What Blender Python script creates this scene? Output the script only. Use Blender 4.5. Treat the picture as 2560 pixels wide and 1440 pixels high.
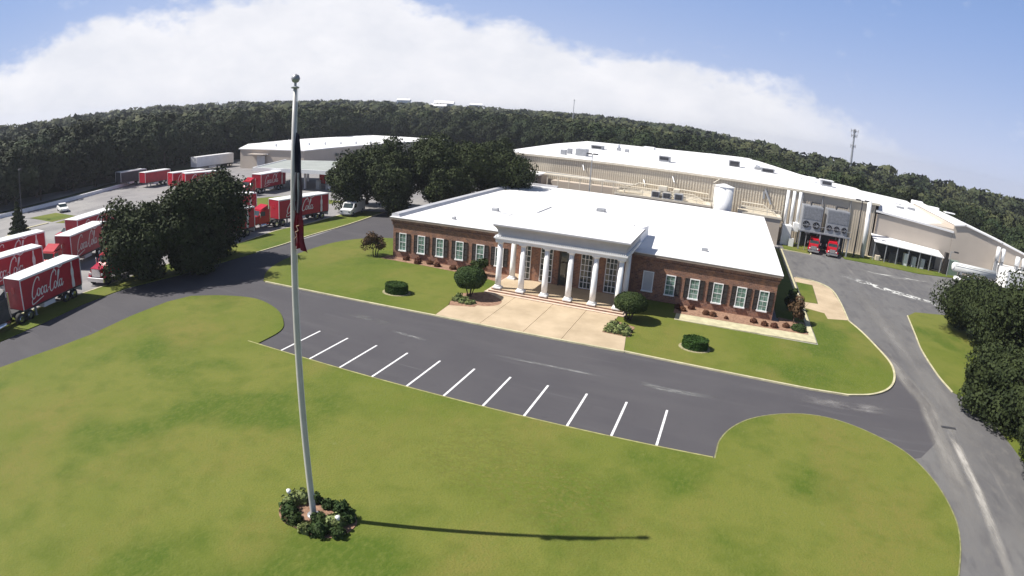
import bpy, math, random
import numpy as np
from mathutils import Vector, Matrix
from mathutils.geometry import tessellate_polygon
R = math.radians
rng = random.Random(7)
scene = bpy.context.scene
for o in list(bpy.data.objects): bpy.data.objects.remove(o, do_unlink=True)

# ------------------------------------------------------------------ camera
cam_d = bpy.data.cameras.new('camera'); cam = bpy.data.objects.new('camera', cam_d)
scene.collection.objects.link(cam); scene.camera = cam
CAM = Vector((28.935, -30.597, 17.685))
PIT, ROL, YAW = 0.2894, 0.0716, -0.3459
K1, K3 = 0.6657, 0.0015                      # wide lens: angle = K1*r + K3*r^3
fw = Vector((math.sin(YAW)*math.cos(PIT), math.cos(YAW)*math.cos(PIT), -math.sin(PIT)))
rt0 = Vector((math.cos(YAW), -math.sin(YAW), 0)); up0 = rt0.cross(fw)
rt = rt0*math.cos(ROL) + up0*math.sin(ROL); up = -rt0*math.sin(ROL) + up0*math.cos(ROL)
m = Matrix.Identity(4)
for i in range(3):
    m[i][0] = rt[i]; m[i][1] = up[i]; m[i][2] = -fw[i]; m[i][3] = CAM[i]
cam.matrix_world = m
cam_d.type = 'PANO'
cam_d.sensor_fit = 'HORIZONTAL'; cam_d.sensor_width = 36; cam_d.sensor_height = 20.25
cam_d.clip_start = 0.1; cam_d.clip_end = 20000
cc = cam_d
cc.panorama_type = 'FISHEYE_LENS_POLYNOMIAL'
cc.fisheye_fov = R(200)
u = 36/2560*1000                             # mm per unit of r
cc.fisheye_polynomial_k0 = 0.0
cc.fisheye_polynomial_k1 = -K1/u; cc.fisheye_polynomial_k2 = 0.0
cc.fisheye_polynomial_k3 = -K3/u**3; cc.fisheye_polynomial_k4 = 0.0

# ------------------------------------------------------------------ light
scene.view_settings.view_transform = 'Standard'
scene.view_settings.look = 'None'
scene.view_settings.exposure = 0.48
scene.view_settings.gamma = 1
scene.view_settings.use_curve_mapping = False
S = Vector((-14.17, -5.42, 18.73)).normalized()      # towards the sun
sun_d = bpy.data.lights.new('sun', 'SUN'); sun_d.energy = 5.0; sun_d.angle = R(0.5); sun_d.color = (1, .955, .88)
sun = bpy.data.objects.new('sun', sun_d); scene.collection.objects.link(sun)
sun.rotation_euler = S.to_track_quat('Z', 'Y').to_euler()
world = bpy.data.worlds.new('World'); scene.world = world; world.use_nodes = True
def build_world():
    nt = world.node_tree; N = nt.nodes; L = nt.links; N.clear()
    def n(t, **k):
        a = N.new(t)
        for q, v in k.items(): setattr(a, q, v)
        return a
    def mt(op, a, b=None, c=None, clamp=False):
        x = n('ShaderNodeMath', operation=op); x.use_clamp = clamp
        for i, v in enumerate((a, b, c)):
            if v is None: continue
            if isinstance(v, (int, float)): x.inputs[i].default_value = v
            else: L.new(v, x.inputs[i])
        return x.outputs[0]
    def mixc(f, a, b):
        x = n('ShaderNodeMix', data_type='RGBA')
        L.new(f, x.inputs[0])
        for i, v in ((6, a), (7, b)):
            if isinstance(v, tuple): x.inputs[i].default_value = (*v, 1)
            else: L.new(v, x.inputs[i])
        return x.outputs[2]
    tc = n('ShaderNodeTexCoord')
    sp = n('ShaderNodeSeparateXYZ'); L.new(tc.outputs['Generated'], sp.inputs[0])
    X, Y, Z = sp.outputs
    zc = mt('MAXIMUM', Z, 0.02)
    cb = n('ShaderNodeCombineXYZ'); L.new(X, cb.inputs[0]); L.new(Y, cb.inputs[1]); L.new(zc, cb.inputs[2])
    sky = n('ShaderNodeTexSky', sky_type='NISHITA'); sky.sun_disc = False
    sky.sun_elevation = math.asin(S.z); sky.sun_rotation = math.atan2(S.x, S.y)
    sky.air_density = 1.0; sky.dust_density = 1.2; sky.ozone_density = 1.0
    L.new(cb.outputs[0], sky.inputs[0])
    el = mt('MULTIPLY', mt('ARCSINE', Z), 57.2958)
    az = mt('MULTIPLY', mt('ARCTAN2', X, Y), 57.2958)
    # pale veil, thick in the left and centre, thinning to the right and upwards
    hz = mt('MULTIPLY', mt('MAXIMUM', el, 0.0), -0.09)
    hz = mt('POWER', 2.718, hz)
    azr = n('ShaderNodeMapRange', interpolation_type='SMOOTHSTEP'); L.new(az, azr.inputs[0])
    azr.inputs[1].default_value = -40; azr.inputs[2].default_value = 12; azr.inputs[3].default_value = 0.95; azr.inputs[4].default_value = 0.72
    azl = n('ShaderNodeMapRange', interpolation_type='SMOOTHSTEP'); L.new(az, azl.inputs[0])
    azl.inputs[1].default_value = -72; azl.inputs[2].default_value = -52; azl.inputs[3].default_value = 0.6; azl.inputs[4].default_value = 1.0
    hz = mt('MULTIPLY', mt('MULTIPLY', hz, azr.outputs[0]), azl.outputs[0])
    bf = n('ShaderNodeMapRange', interpolation_type='SMOOTHSTEP'); L.new(el, bf.inputs[0]); bf.inputs[1].default_value = 12; bf.inputs[2].default_value = 38; bf.inputs[3].default_value = .75; bf.inputs[4].default_value = 0
    blue = mixc(bf.outputs[0], sky.outputs[0], (2.2, 5.0, 11.8))
    base = mixc(hz, blue, (11.8, 12.3, 14.3))
    # cloud bank: outline height as a function of azimuth, made ragged by noise
    cr = n('ShaderNodeValToRGB'); cr.color_ramp.interpolation = 'B_SPLINE'
    pts = [(-100, 4), (-72, 4.5), (-66, 6.0), (-61, 9.3), (-55, 8.2), (-50, 10.5), (-42, 12.5), (-32, 10.5), (-26, 9.2), (-16, 7.6), (-10, 6.6), (0, 6.0), (6, 4.9), (9, 3.4), (14, 2.2), (30, 0.6)]
    azn = mt('DIVIDE', mt('ADD', az, 100), 150, clamp=True); L.new(azn, cr.inputs[0])
    e = cr.color_ramp.elements
    while len(e) > 1: e.remove(e[0])
    for i, (a, h) in enumerate(pts):
        q = e[0] if i == 0 else e.new((a+100)/150)
        q.position = (a+100)/150; v = max(0, (h+2)/16); q.color = (v, v, v, 1)
    bd = mt('SUBTRACT', mt('MULTIPLY', cr.outputs[0], 16), 2)
    def noise(scale, det, rough, vec):
        t = n('ShaderNodeTexNoise'); t.inputs['Scale'].default_value = scale; t.inputs['Detail'].default_value = det; t.inputs['Roughness'].default_value = rough
        L.new(vec, t.inputs['Vector']); return t.outputs[0]
    mp = n('ShaderNodeMapping'); mp.inputs['Scale'].default_value = (1, 1, 1.7); L.new(tc.outputs['Generated'], mp.inputs[0])
    n1 = noise(9, 7, .55, mp.outputs[0]); n2 = noise(26, 6, .6, mp.outputs[0])
    d = mt('ADD', mt('SUBTRACT', bd, el), mt('MULTIPLY', mt('SUBTRACT', n1, .5), 6.0))
    d = mt('ADD', d, mt('MULTIPLY', mt('SUBTRACT', n2, .5), 3.6))
    mr = n('ShaderNodeMapRange', interpolation_type='SMOOTHSTEP'); L.new(d, mr.inputs[0]); mr.inputs[1].default_value = -0.6; mr.inputs[2].default_value = 1.8
    # cloud fades to veil towards the horizon on the right
    low = n('ShaderNodeMapRange'); L.new(az, low.inputs[0]); low.inputs[1].default_value = 3; low.inputs[2].default_value = 22; low.inputs[3].default_value = 1; low.inputs[4].default_value = 0.0
    top = n('ShaderNodeMapRange'); L.new(el, top.inputs[0]); top.inputs[1].default_value = 16; top.inputs[2].default_value = 30; top.inputs[3].default_value = 1; top.inputs[4].default_value = 0
    m1 = mt('MULTIPLY', mr.outputs[0], low.outputs[0])
    sh = n('ShaderNodeMapRange'); L.new(noise(7, 6, .6, mp.outputs[0]), sh.inputs[0]); sh.inputs[1].default_value = .38; sh.inputs[2].default_value = .66
    ccol = mixc(sh.outputs[0], (12.6, 12.7, 13.3), (14.8, 14.6, 14.8))
    col = mixc(mt('MULTIPLY', m1, 0.88), base, ccol)
    # loose small clouds
    n3 = noise(14, 6, .62, mp.outputs[0]); s3 = n('ShaderNodeMapRange'); L.new(n3, s3.inputs[0]); s3.inputs[1].default_value = .62; s3.inputs[2].default_value = .8; s3.inputs[4].default_value = .22
    col = mixc(mt('MULTIPLY', s3.outputs[0], top.outputs[0]), col, (13.4, 13.5, 14.2))
    bg = n('ShaderNodeBackground'); bg.inputs[1].default_value = 0.05; L.new(col, bg.inputs[0])
    out = n('ShaderNodeOutputWorld'); L.new(bg.outputs[0], out.inputs[0])
build_world()
scene.render.engine = 'CYCLES'

# ------------------------------------------------------------------ materials
def new_mat(name):
    mm = bpy.data.materials.new(name); mm.use_nodes = True
    nt = mm.node_tree; b = nt.nodes['Principled BSDF']
    return mm, nt, b
def mat(name, col, rough=.6, var=.12, scale=1.5, metal=0, detail=4, bump=0, bscale=None, spec=.4, col2=None, stretch=None, objvar=0):
    mm, nt, b = new_mat(name); L = nt.links
    tc = nt.nodes.new('ShaderNodeTexCoord'); mp = nt.nodes.new('ShaderNodeMapping'); L.new(tc.outputs['Object'], mp.inputs[0])
    if stretch: mp.inputs['Scale'].default_value = stretch
    ns = nt.nodes.new('ShaderNodeTexNoise'); ns.inputs['Scale'].default_value = scale; ns.inputs['Detail'].default_value = detail; ns.inputs['Roughness'].default_value = .6
    L.new(mp.outputs[0], ns.inputs['Vector'])
    cr = nt.nodes.new('ShaderNodeValToRGB'); L.new(ns.outputs[0], cr.inputs[0])
    c2 = col2 if col2 else tuple(min(1, c*(1+var)) for c in col)
    c1 = col if col2 else tuple(c*(1-var) for c in col)
    cr.color_ramp.elements[0].position = .34; cr.color_ramp.elements[0].color = (*c1, 1)
    cr.color_ramp.elements[1].position = .66; cr.color_ramp.elements[1].color = (*c2, 1)
    src = cr.outputs[0]
    if objvar:
        oi = nt.nodes.new('ShaderNodeObjectInfo'); hs = nt.nodes.new('ShaderNodeHueSaturation')
        mr = nt.nodes.new('ShaderNodeMapRange'); L.new(oi.outputs['Random'], mr.inputs[0]); mr.inputs[3].default_value = 1-objvar; mr.inputs[4].default_value = 1+objvar
        L.new(mr.outputs[0], hs.inputs['Value']); L.new(src, hs.inputs['Color'])
        m2 = nt.nodes.new('ShaderNodeMapRange'); L.new(oi.outputs['Random'], m2.inputs[0]); m2.inputs[3].default_value = .485; m2.inputs[4].default_value = .51
        L.new(m2.outputs[0], hs.inputs['Hue']); src = hs.outputs[0]
    L.new(src, b.inputs['Base Color'])
    b.inputs['Roughness'].default_value = rough; b.inputs['Metallic'].default_value = metal
    b.inputs['Specular IOR Level'].default_value = spec
    if bump:
        n2 = nt.nodes.new('ShaderNodeTexNoise'); n2.inputs['Scale'].default_value = bscale or scale*6; n2.inputs['Detail'].default_value = 5
        L.new(mp.outputs[0], n2.inputs['Vector'])
        bp = nt.nodes.new('ShaderNodeBump'); bp.inputs['Strength'].default_value = bump; bp.inputs['Distance'].default_value = .05
        L.new(n2.outputs[0], bp.inputs['Height']); L.new(bp.outputs[0], b.inputs['Normal'])
    return mm
def noise_stack(name, cols, layers, rough=.9, bump=.3, bscale=12):
    """layered noise colour: start colour, then layers of (scale, lo, hi, colour, stretch, detail)"""
    mm, nt, b = new_mat(name); L = nt.links
    tc = nt.nodes.new('ShaderNodeTexCoord')
    cur = None
    for i, (sc, lo, hi, col, st, rot) in enumerate(layers):
        mp = nt.nodes.new('ShaderNodeMapping'); mp.inputs['Scale'].default_value = st; mp.inputs['Rotation'].default_value = (0, 0, rot); mp.inputs['Location'].default_value = (i*7.3, i*3.1, 0)
        L.new(tc.outputs['Object'], mp.inputs[0])
        ns = nt.nodes.new('ShaderNodeTexNoise'); ns.inputs['Scale'].default_value = sc; ns.inputs['Detail'].default_value = 5; ns.inputs['Roughness'].default_value = .58
        L.new(mp.outputs[0], ns.inputs['Vector'])
        mr = nt.nodes.new('ShaderNodeMapRange'); L.new(ns.outputs[0], mr.inputs[0]); mr.inputs[1].default_value = lo; mr.inputs[2].default_value = hi
        mx = nt.nodes.new('ShaderNodeMix'); mx.data_type = 'RGBA'; L.new(mr.outputs[0], mx.inputs[0])
        if cur is None: mx.inputs[6].default_value = (*cols, 1)
        else: L.new(cur, mx.inputs[6])
        mx.inputs[7].default_value = (*col, 1); cur = mx.outputs[2]
    L.new(cur, b.inputs['Base Color']); b.inputs['Roughness'].default_value = rough; b.inputs['Specular IOR Level'].default_value = .25
    ns = nt.nodes.new('ShaderNodeTexNoise'); ns.inputs['Scale'].default_value = bscale; ns.inputs['Detail'].default_value = 6
    L.new(tc.outputs['Object'], ns.inputs['Vector'])
    bp = nt.nodes.new('ShaderNodeBump'); bp.inputs['Strength'].default_value = bump; bp.inputs['Distance'].default_value = .06
    L.new(ns.outputs[0], bp.inputs['Height']); L.new(bp.outputs[0], b.inputs['Normal'])
    return mm
M = {}
one = (1, 1, 1)
M['lawn'] = noise_stack('lawn', (.1, .134, .014), [
    (.04, .44, .56, (.15, .162, .03), one, 0), (.1, .5, .62, (.066, .106, .009), one, .4), (.14, .5, .68, (.17, .158, .036), (1, .6, 1), 1.0),
    (.6, .5, .85, (.088, .116, .014), one, .2), (6, .45, .8, (.128, .154, .028), (1, .5, 1), .2), (14, .5, .8, (.078, .105, .012), one, .2), (1.6, .66, .8, (.17, .18, .055), (1, .6, 1), .7)], bump=.6, bscale=9)
M['field'] = noise_stack('field', (.035, .05, .012), [(.02, .4, .6, (.05, .06, .02), one, 0), (.3, .45, .7, (.06, .06, .022), one, 0)])
M['asphalt'] = noise_stack('asphalt', (.08, .077, .084), [
    (.12, .42, .62, (.1, .096, .101), one, 0), (.25, .5, .72, (.112, .108, .112), (.3, 1.6, 1), .05), (.5, .6, .74, (.125, .122, .128), (.18, 2.2, 1), -.05), (.4, .66, .76, (.17, .17, .17), (.15, 3, 1), .0),
    (1.4, .62, .8, (.06, .058, .064), one, 0), (40, .3, .7, (.072, .068, .077), one, 0)], bump=.25, bscale=30)
M['road'] = noise_stack('road', (.128, .125, .13), [
    (.1, .42, .6, (.21, .205, .2), (1.2, .35, 1), -.05), (.5, .48, .68, (.095, .092, .1), (1.6, .5, 1), .3), (1.2, .5, .72, (.2, .19, .18), (1, .6, 1), .6), (.35, .6, .74, (.27, .255, .24), (2.2, .14, 1), .03),
    (30, .3, .7, (.11, .108, .11), one, 0)], bump=.25, bscale=30)
M['yard'] = noise_stack('yard', (.24, .23, .235), [
    (.06, .4, .6, (.3, .29, .285), one, 0), (.2, .5, .72, (.18, .175, .18), (1, .4, 1), .3), (.5, .6, .75, (.14, .135, .14), one, 0)], bump=.15, bscale=20)
M['kerb'] = mat('kerb', (.5, .46, .3), .85, .16, 1.2, bump=.2)
M['concrete'] = mat('concrete', (.41, .32, .215), .85, .1, .35, col2=(.53, .42, .29), bump=.15, bscale=14)
M['step'] = mat('step', (.6, .48, .38), .8, .12, 1.5)
M['joint'] = mat('joint', (.27, .2, .14), .9, .1, 3)
M['mulch'] = mat('mulch', (.2, .115, .075), .95, .3, 4, col2=(.36, .22, .15), bump=.6, bscale=20)
M['white'] = mat('white_paint', (.8, .8, .8), .5, .04, 2)
M['roofwhite'] = mat('roof_membrane', (.8, .79, .79), .75, .03, .3, bump=.08, bscale=3)
M['greypaint'] = mat('grey_paint', (.5, .5, .52), .6, .07, 1)
M['line'] = mat('line_paint', (.62, .62, .63), .7, .0, 3, col2=(.82, .82, .82))
M['red'] = mat('red_paint', (.4, .012, .03), .38, .12, 1.1, spec=.5)
M['redcab'] = mat('red_cab_paint', (.42, .008, .02), .25, .08, 1.1, spec=.6)
M['chrome'] = mat('chrome', (.75, .75, .77), .2, .05, 2, metal=1)
M['black'] = mat('black_rubber', (.02, .02, .022), .8, .2, 3)
M['dark'] = mat('dark_steel', (.05, .05, .055), .6, .2, 2)
M['glass'] = mat('dark_glass', (.03, .045, .045), .08, .3, .8, spec=.8)
M['paneglass'] = mat('pane_glass', (.05, .11, .09), .12, .0, 2.2, col2=(.24, .36, .32), spec=.7)
M['shutter'] = mat('shutter', (.036, .03, .026), .6, .15, 3)
M['tan'] = mat('tan_metal', (.56, .49, .4), .6, .06, .25)
M['tan2'] = mat('tan_wall', (.5, .435, .37), .7, .07, .12, bump=.1)
M['galv'] = mat('galvanised', (.33, .34, .36), .45, .15, 1.5, metal=.3)
M['beam'] = mat('cream_steel', (.66, .6, .49), .6, .1, 1.5)
M['bark'] = mat('bark', (.075, .055, .04), .95, .25, 4, bump=.5)
M['pole'] = mat('pole_paint', (.48, .47, .45), .35, .08, 1.2, spec=.5)
M['teal'] = mat('teal_paint', (.05, .2, .19), .4, .1, 1)
M['signgrey'] = mat('faded_grey', (.35, .36, .35), .7, .15, .7)
def leafmat(name, c1, c2, sc=.8, objvar=.25):
    return mat(name, c1, .75, 0, sc, col2=c2, spec=.15, objvar=objvar)
M['leaf'] = leafmat('oak_leaf', (.018, .027, .010), (.046, .06, .02), .7, 0)
M['leaf2'] = leafmat('forest_leaf', (.016, .026, .011), (.042, .054, .02), .9, .4)
M['leaf3'] = leafmat('far_leaf', (.018, .03, .014), (.08, .085, .036), .045, 0)
M['topiary'] = leafmat('topiary_leaf', (.025, .045, .014), (.05, .078, .022), 2, .1)
M['hedge'] = leafmat('hedge_leaf', (.02, .05, .010), (.04, .085, .016), 2, .1)
M['bedleaf'] = leafmat('bed_leaf', (.09, .12, .035), (.24, .28, .12), 3, .15)
M['redleaf'] = leafmat('red_leaf', (.06, .04, .02), (.13, .08, .045), 2, .15)
M['bushred'] = leafmat('russet_leaf', (.07, .03, .018), (.13, .055, .03), 3, .15)
def brick_mat():
    mm, nt, b = new_mat('brick'); L = nt.links
    tc = nt.nodes.new('ShaderNodeTexCoord'); sp = nt.nodes.new('ShaderNodeSeparateXYZ'); L.new(tc.outputs['Object'], sp.inputs[0])
    ad = nt.nodes.new('ShaderNodeMath'); L.new(sp.outputs[0], ad.inputs[0]); L.new(sp.outputs[1], ad.inputs[1])
    cb = nt.nodes.new('ShaderNodeCombineXYZ'); L.new(ad.outputs[0], cb.inputs[0]); L.new(sp.outputs[2], cb.inputs[1])
    br = nt.nodes.new('ShaderNodeTexBrick'); L.new(cb.outputs[0], br.inputs['Vector'])
    br.inputs['Scale'].default_value = 1; br.inputs['Brick Width'].default_value = .42; br.inputs['Row Height'].default_value = .16; br.inputs['Mortar Size'].default_value = .012
    br.inputs['Color1'].default_value = (.25, .12, .078, 1); br.inputs['Color2'].default_value = (.15, .075, .055, 1); br.inputs['Mortar'].default_value = (.3, .22, .18, 1)
    ns = nt.nodes.new('ShaderNodeTexNoise'); ns.inputs['Scale'].default_value = 1.7; ns.inputs['Detail'].default_value = 8; ns.inputs['Roughness'].default_value = .7; L.new(tc.outputs['Object'], ns.inputs[0])
    mr = nt.nodes.new('ShaderNodeMapRange'); L.new(ns.outputs[0], mr.inputs[0]); mr.inputs[1].default_value = .48; mr.inputs[2].default_value = .7
    mx = nt.nodes.new('ShaderNodeMix'); mx.data_type = 'RGBA'; L.new(mr.outputs[0], mx.inputs[0]); L.new(br.outputs[0], mx.inputs[6]); mx.inputs[7].default_value = (.4, .2, .115, 1)
    L.new(mx.outputs[2], b.inputs['Base Color']); b.inputs['Roughness'].default_value = .85
    return mm
M['brick'] = brick_mat()
def patch_mat(name, col, scale, lo, hi, stretch, rot=0):
    """worn paint or dust film: shows only where a noise is high"""
    mm, nt, b = new_mat(name); L = nt.links
    tc = nt.nodes.new('ShaderNodeTexCoord'); mp = nt.nodes.new('ShaderNodeMapping'); mp.inputs['Scale'].default_value = stretch; mp.inputs['Rotation'].default_value = (0, 0, rot); L.new(tc.outputs['Object'], mp.inputs[0])
    ns = nt.nodes.new('ShaderNodeTexNoise'); ns.inputs['Scale'].default_value = scale; ns.inputs['Detail'].default_value = 7; ns.inputs['Roughness'].default_value = .65; L.new(mp.outputs[0], ns.inputs[0])
    mr = nt.nodes.new('ShaderNodeMapRange'); L.new(ns.outputs[0], mr.inputs[0]); mr.inputs[1].default_value = lo; mr.inputs[2].default_value = hi
    # fade to nothing at the sheet's border (uv 0..1)
    sp = nt.nodes.new('ShaderNodeSeparateXYZ'); L.new(tc.outputs['UV'], sp.inputs[0])
    prev = mr.outputs[0]
    for o_ in (sp.outputs[0], sp.outputs[1]):
        pp = nt.nodes.new('ShaderNodeMath'); pp.operation = 'PINGPONG'; L.new(o_, pp.inputs[0]); pp.inputs[1].default_value = .5
        sm = nt.nodes.new('ShaderNodeMapRange'); sm.interpolation_type = 'SMOOTHSTEP'; L.new(pp.outputs[0], sm.inputs[0]); sm.inputs[1].default_value = 0; sm.inputs[2].default_value = .35
        mu = nt.nodes.new('ShaderNodeMath'); mu.operation = 'MULTIPLY'; L.new(prev, mu.inputs[0]); L.new(sm.outputs[0], mu.inputs[1]); prev = mu.outputs[0]
    L.new(prev, b.inputs['Alpha']); b.inputs['Base Color'].default_value = (*col, 1); b.inputs['Roughness'].default_value = .9
    return mm

# ------------------------------------------------------------------ mesh helpers
class MB:
    def __init__(s): s.v = []; s.f = []; s.T = None; s.uv = None
    def add(s, vs, fs):
        k = len(s.v)
        if s.T is not None: vs = [tuple(s.T @ Vector(p)) for p in vs]
        s.v += [tuple(p) for p in vs]; s.f += [tuple(i+k for i in q) for q in fs]; return s
    def box(s, x0, x1, y0, y1, z0, z1):
        return s.add([(x0,y0,z0),(x1,y0,z0),(x1,y1,z0),(x0,y1,z0),(x0,y0,z1),(x1,y0,z1),(x1,y1,z1),(x0,y1,z1)],
                     [(0,3,2,1),(4,5,6,7),(0,1,5,4),(1,2,6,5),(2,3,7,6),(3,0,4,7)])
    def cbox(s, x0, x1, y0, y1, z0, z1, c=.03):
        """box with chamfered vertical and top edges"""
        def ring(i, z): return [(x0+i+c,y0+i,z),(x1-i-c,y0+i,z),(x1-i,y0+i+c,z),(x1-i,y1-i-c,z),(x1-i-c,y1-i,z),(x0+i+c,y1-i,z),(x0+i,y1-i-c,z),(x0+i,y0+i+c,z)]
        vs = ring(0, z0)+ring(0, z1-c)+ring(c, z1); fs = []
        for k in (0, 8):
            for i in range(8): j = (i+1) % 8; fs.append((k+i, k+j, k+8+j, k+8+i))
        fs += [tuple(range(16, 24)), tuple(range(7, -1, -1))]
        return s.add(vs, fs)
    def cyl(s, p0, p1, r0, r1=None, n=12, cap=True):
        r1 = r0 if r1 is None else r1; p0 = Vector(p0); p1 = Vector(p1); d = (p1-p0).normalized()
        a = d.orthogonal().normalized(); b = d.cross(a); vs = []
        for p, r in ((p0, r0), (p1, r1)):
            for i in range(n): t = 2*math.pi*i/n; vs.append(p+a*r*math.cos(t)+b*r*math.sin(t))
        fs = [(i, (i+1) % n, n+(i+1) % n, n+i) for i in range(n)]
        if cap: fs += [tuple(range(n-1, -1, -1)), tuple(range(n, 2*n))]
        return s.add(vs, fs)
    def tube(s, pts, r, n=6):
        for a, b in zip(pts, pts[1:]): s.cyl(a, b, r, r, n)
        return s
    def lathe(s, c, prof, n=16):
        vs = []; fs = []
        for r, z in prof:
            for i in range(n): t = 2*math.pi*i/n; vs.append((c[0]+r*math.cos(t), c[1]+r*math.sin(t), c[2]+z))
        for k in range(len(prof)-1):
            for i in range(n): j = (i+1) % n; fs.append((k*n+i, k*n+j, (k+1)*n+j, (k+1)*n+i))
        fs += [tuple(range(n-1, -1, -1)), tuple(range((len(prof)-1)*n, len(prof)*n))]
        return s.add(vs, fs)
    def prism(s, pts, z0, z1):
        n = len(pts); a = sum(pts[i][0]*pts[(i+1) % n][1]-pts[(i+1) % n][0]*pts[i][1] for i in range(n))
        if a < 0: pts = pts[::-1]
        vs = [(x, y, z0) for x, y in pts]+[(x, y, z1) for x, y in pts]
        fs = [(i, (i+1) % n, n+(i+1) % n, n+i) for i in range(n)]
        for t in tessellate_polygon([[Vector((x, y, 0)) for x, y in pts]]):
            (ax, ay), (bx, by), (cx, cy) = pts[t[0]], pts[t[1]], pts[t[2]]
            if (bx-ax)*(cy-ay)-(by-ay)*(cx-ax) < 0: t = t[::-1]
            fs.append(tuple(n+i for i in t)); fs.append(tuple(i for i in t[::-1]))
        return s.add(vs, fs)
    def profx(s, prof, x0, x1):
        """profile of (y, z) points run along x"""
        n = len(prof); vs = [(x0, y, z) for y, z in prof]+[(x1, y, z) for y, z in prof]
        fs = [(i, (i+1) % n, n+(i+1) % n, n+i) for i in range(n)]+[tuple(range(n-1, -1, -1)), tuple(range(n, 2*n))]
        return s.add(vs, fs)
    def mesh(s, name, mt_, smooth=False):
        me = bpy.data.meshes.new(name); me.from_pydata(s.v, [], s.f); me.materials.append(mt_)
        if smooth: me.polygons.foreach_set('use_smooth', [True]*len(me.polygons))
        me.update(); return me
    def build(s, name, mt_, parent=None, smooth=False, loc=None):
        o = bpy.data.objects.new(name, s.mesh(name, mt_, smooth)); scene.collection.objects.link(o)
        if parent: o.parent = parent
        if loc: o.location = loc
        return o
def B(*a): return MB().box(*a)
def tag(o, label=None, cat=None, group=None, kind=None):
    if label: o['label'] = label
    if cat: o['category'] = cat
    if group: o['group'] = group
    if kind: o['kind'] = kind
    return o
def empty(name, loc=(0, 0, 0), rz=0):
    o = bpy.data.objects.new(name, None); o.empty_display_size = .5; scene.collection.objects.link(o); o.location = loc; o.rotation_euler = (0, 0, rz); return o
def copy_tree(o, parent=None):
    c = o.copy(); scene.collection.objects.link(c)
    if parent: c.parent = parent
    for ch in list(o.children): copy_tree(ch, c)
    return c
def smooth_path(pts, k=5, closed=False):
    out = []; n = len(pts); P = [Vector((*p, 0)) if len(p) == 2 else Vector(p) for p in pts]
    rngi = range(n if closed else n-1)
    for i in rngi:
        p1, p2 = P[i], P[(i+1) % n]
        p0 = P[i-1] if (i > 0 or closed) else p1*2-p2
        p3 = P[(i+2) % n] if (i+2 < n or closed) else p2*2-p1
        for j in range(k):
            t = j/k; q = .5*((2*p1)+(-p0+p2)*t+(2*p0-5*p1+4*p2-p3)*t*t+(-p0+3*p1-3*p2+p3)*t**3); out.append(q)
    if not closed: out.append(P[-1])
    return [(q.x, q.y) if len(pts[0]) == 2 else tuple(q) for q in out]
def ribbon(pts, w, z0, z1):
    """kerb of width w along a polyline, as a solid strip"""
    mb = MB(); n = len(pts); L_ = []; R_ = []
    for i in range(n):
        a = Vector(pts[max(i-1, 0)]); b = Vector(pts[min(i+1, n-1)]); d = (b-a).normalized(); q = Vector((-d.y, d.x))*w/2
        p = Vector(pts[i]); L_.append(p+q); R_.append(p-q)
    vs = []
    for l, r in zip(L_, R_): vs += [(l.x, l.y, z0), (l.x, l.y, z1), (r.x, r.y, z1), (r.x, r.y, z0)]
    fs = []
    for i in range(n-1):
        k = 4*i
        for j in range(3): fs.append((k+j, k+j+4, k+j+5, k+j+1))
    fs += [(0, 1, 2, 3), (4*n-1, 4*n-2, 4*n-3, 4*n-4)]
    return mb.add(vs, fs)
def structure(name, mb, mt_): return tag(mb.build(name, mt_), kind='structure')
def film(name, pts, w, z, mt_):
    """flat strip with uv along/across, for worn paint and dust"""
    vs = []; fs = []; uv = []; n = len(pts)
    for i in range(n):
        a = Vector(pts[max(i-1, 0)]); b = Vector(pts[min(i+1, n-1)]); d = (b-a).normalized(); q = Vector((-d.y, d.x))*w/2; p = Vector(pts[i])
        vs += [(p.x-q.x, p.y-q.y, z), (p.x+q.x, p.y+q.y, z)]
        if i: k = 2*i; fs.append((k-2, k-1, k+1, k)); 
    me = bpy.data.meshes.new(name); me.from_pydata(vs, [], fs); me.materials.append(mt_)
    ul = me.uv_layers.new(name='UVMap')
    for lp in me.loops:
        vi = lp.vertex_index; ul.data[lp.index].uv = ((vi//2)/(n-1), vi % 2)
    o = bpy.data.objects.new(name, me); scene.collection.objects.link(o); return tag(o, kind='structure')

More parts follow.
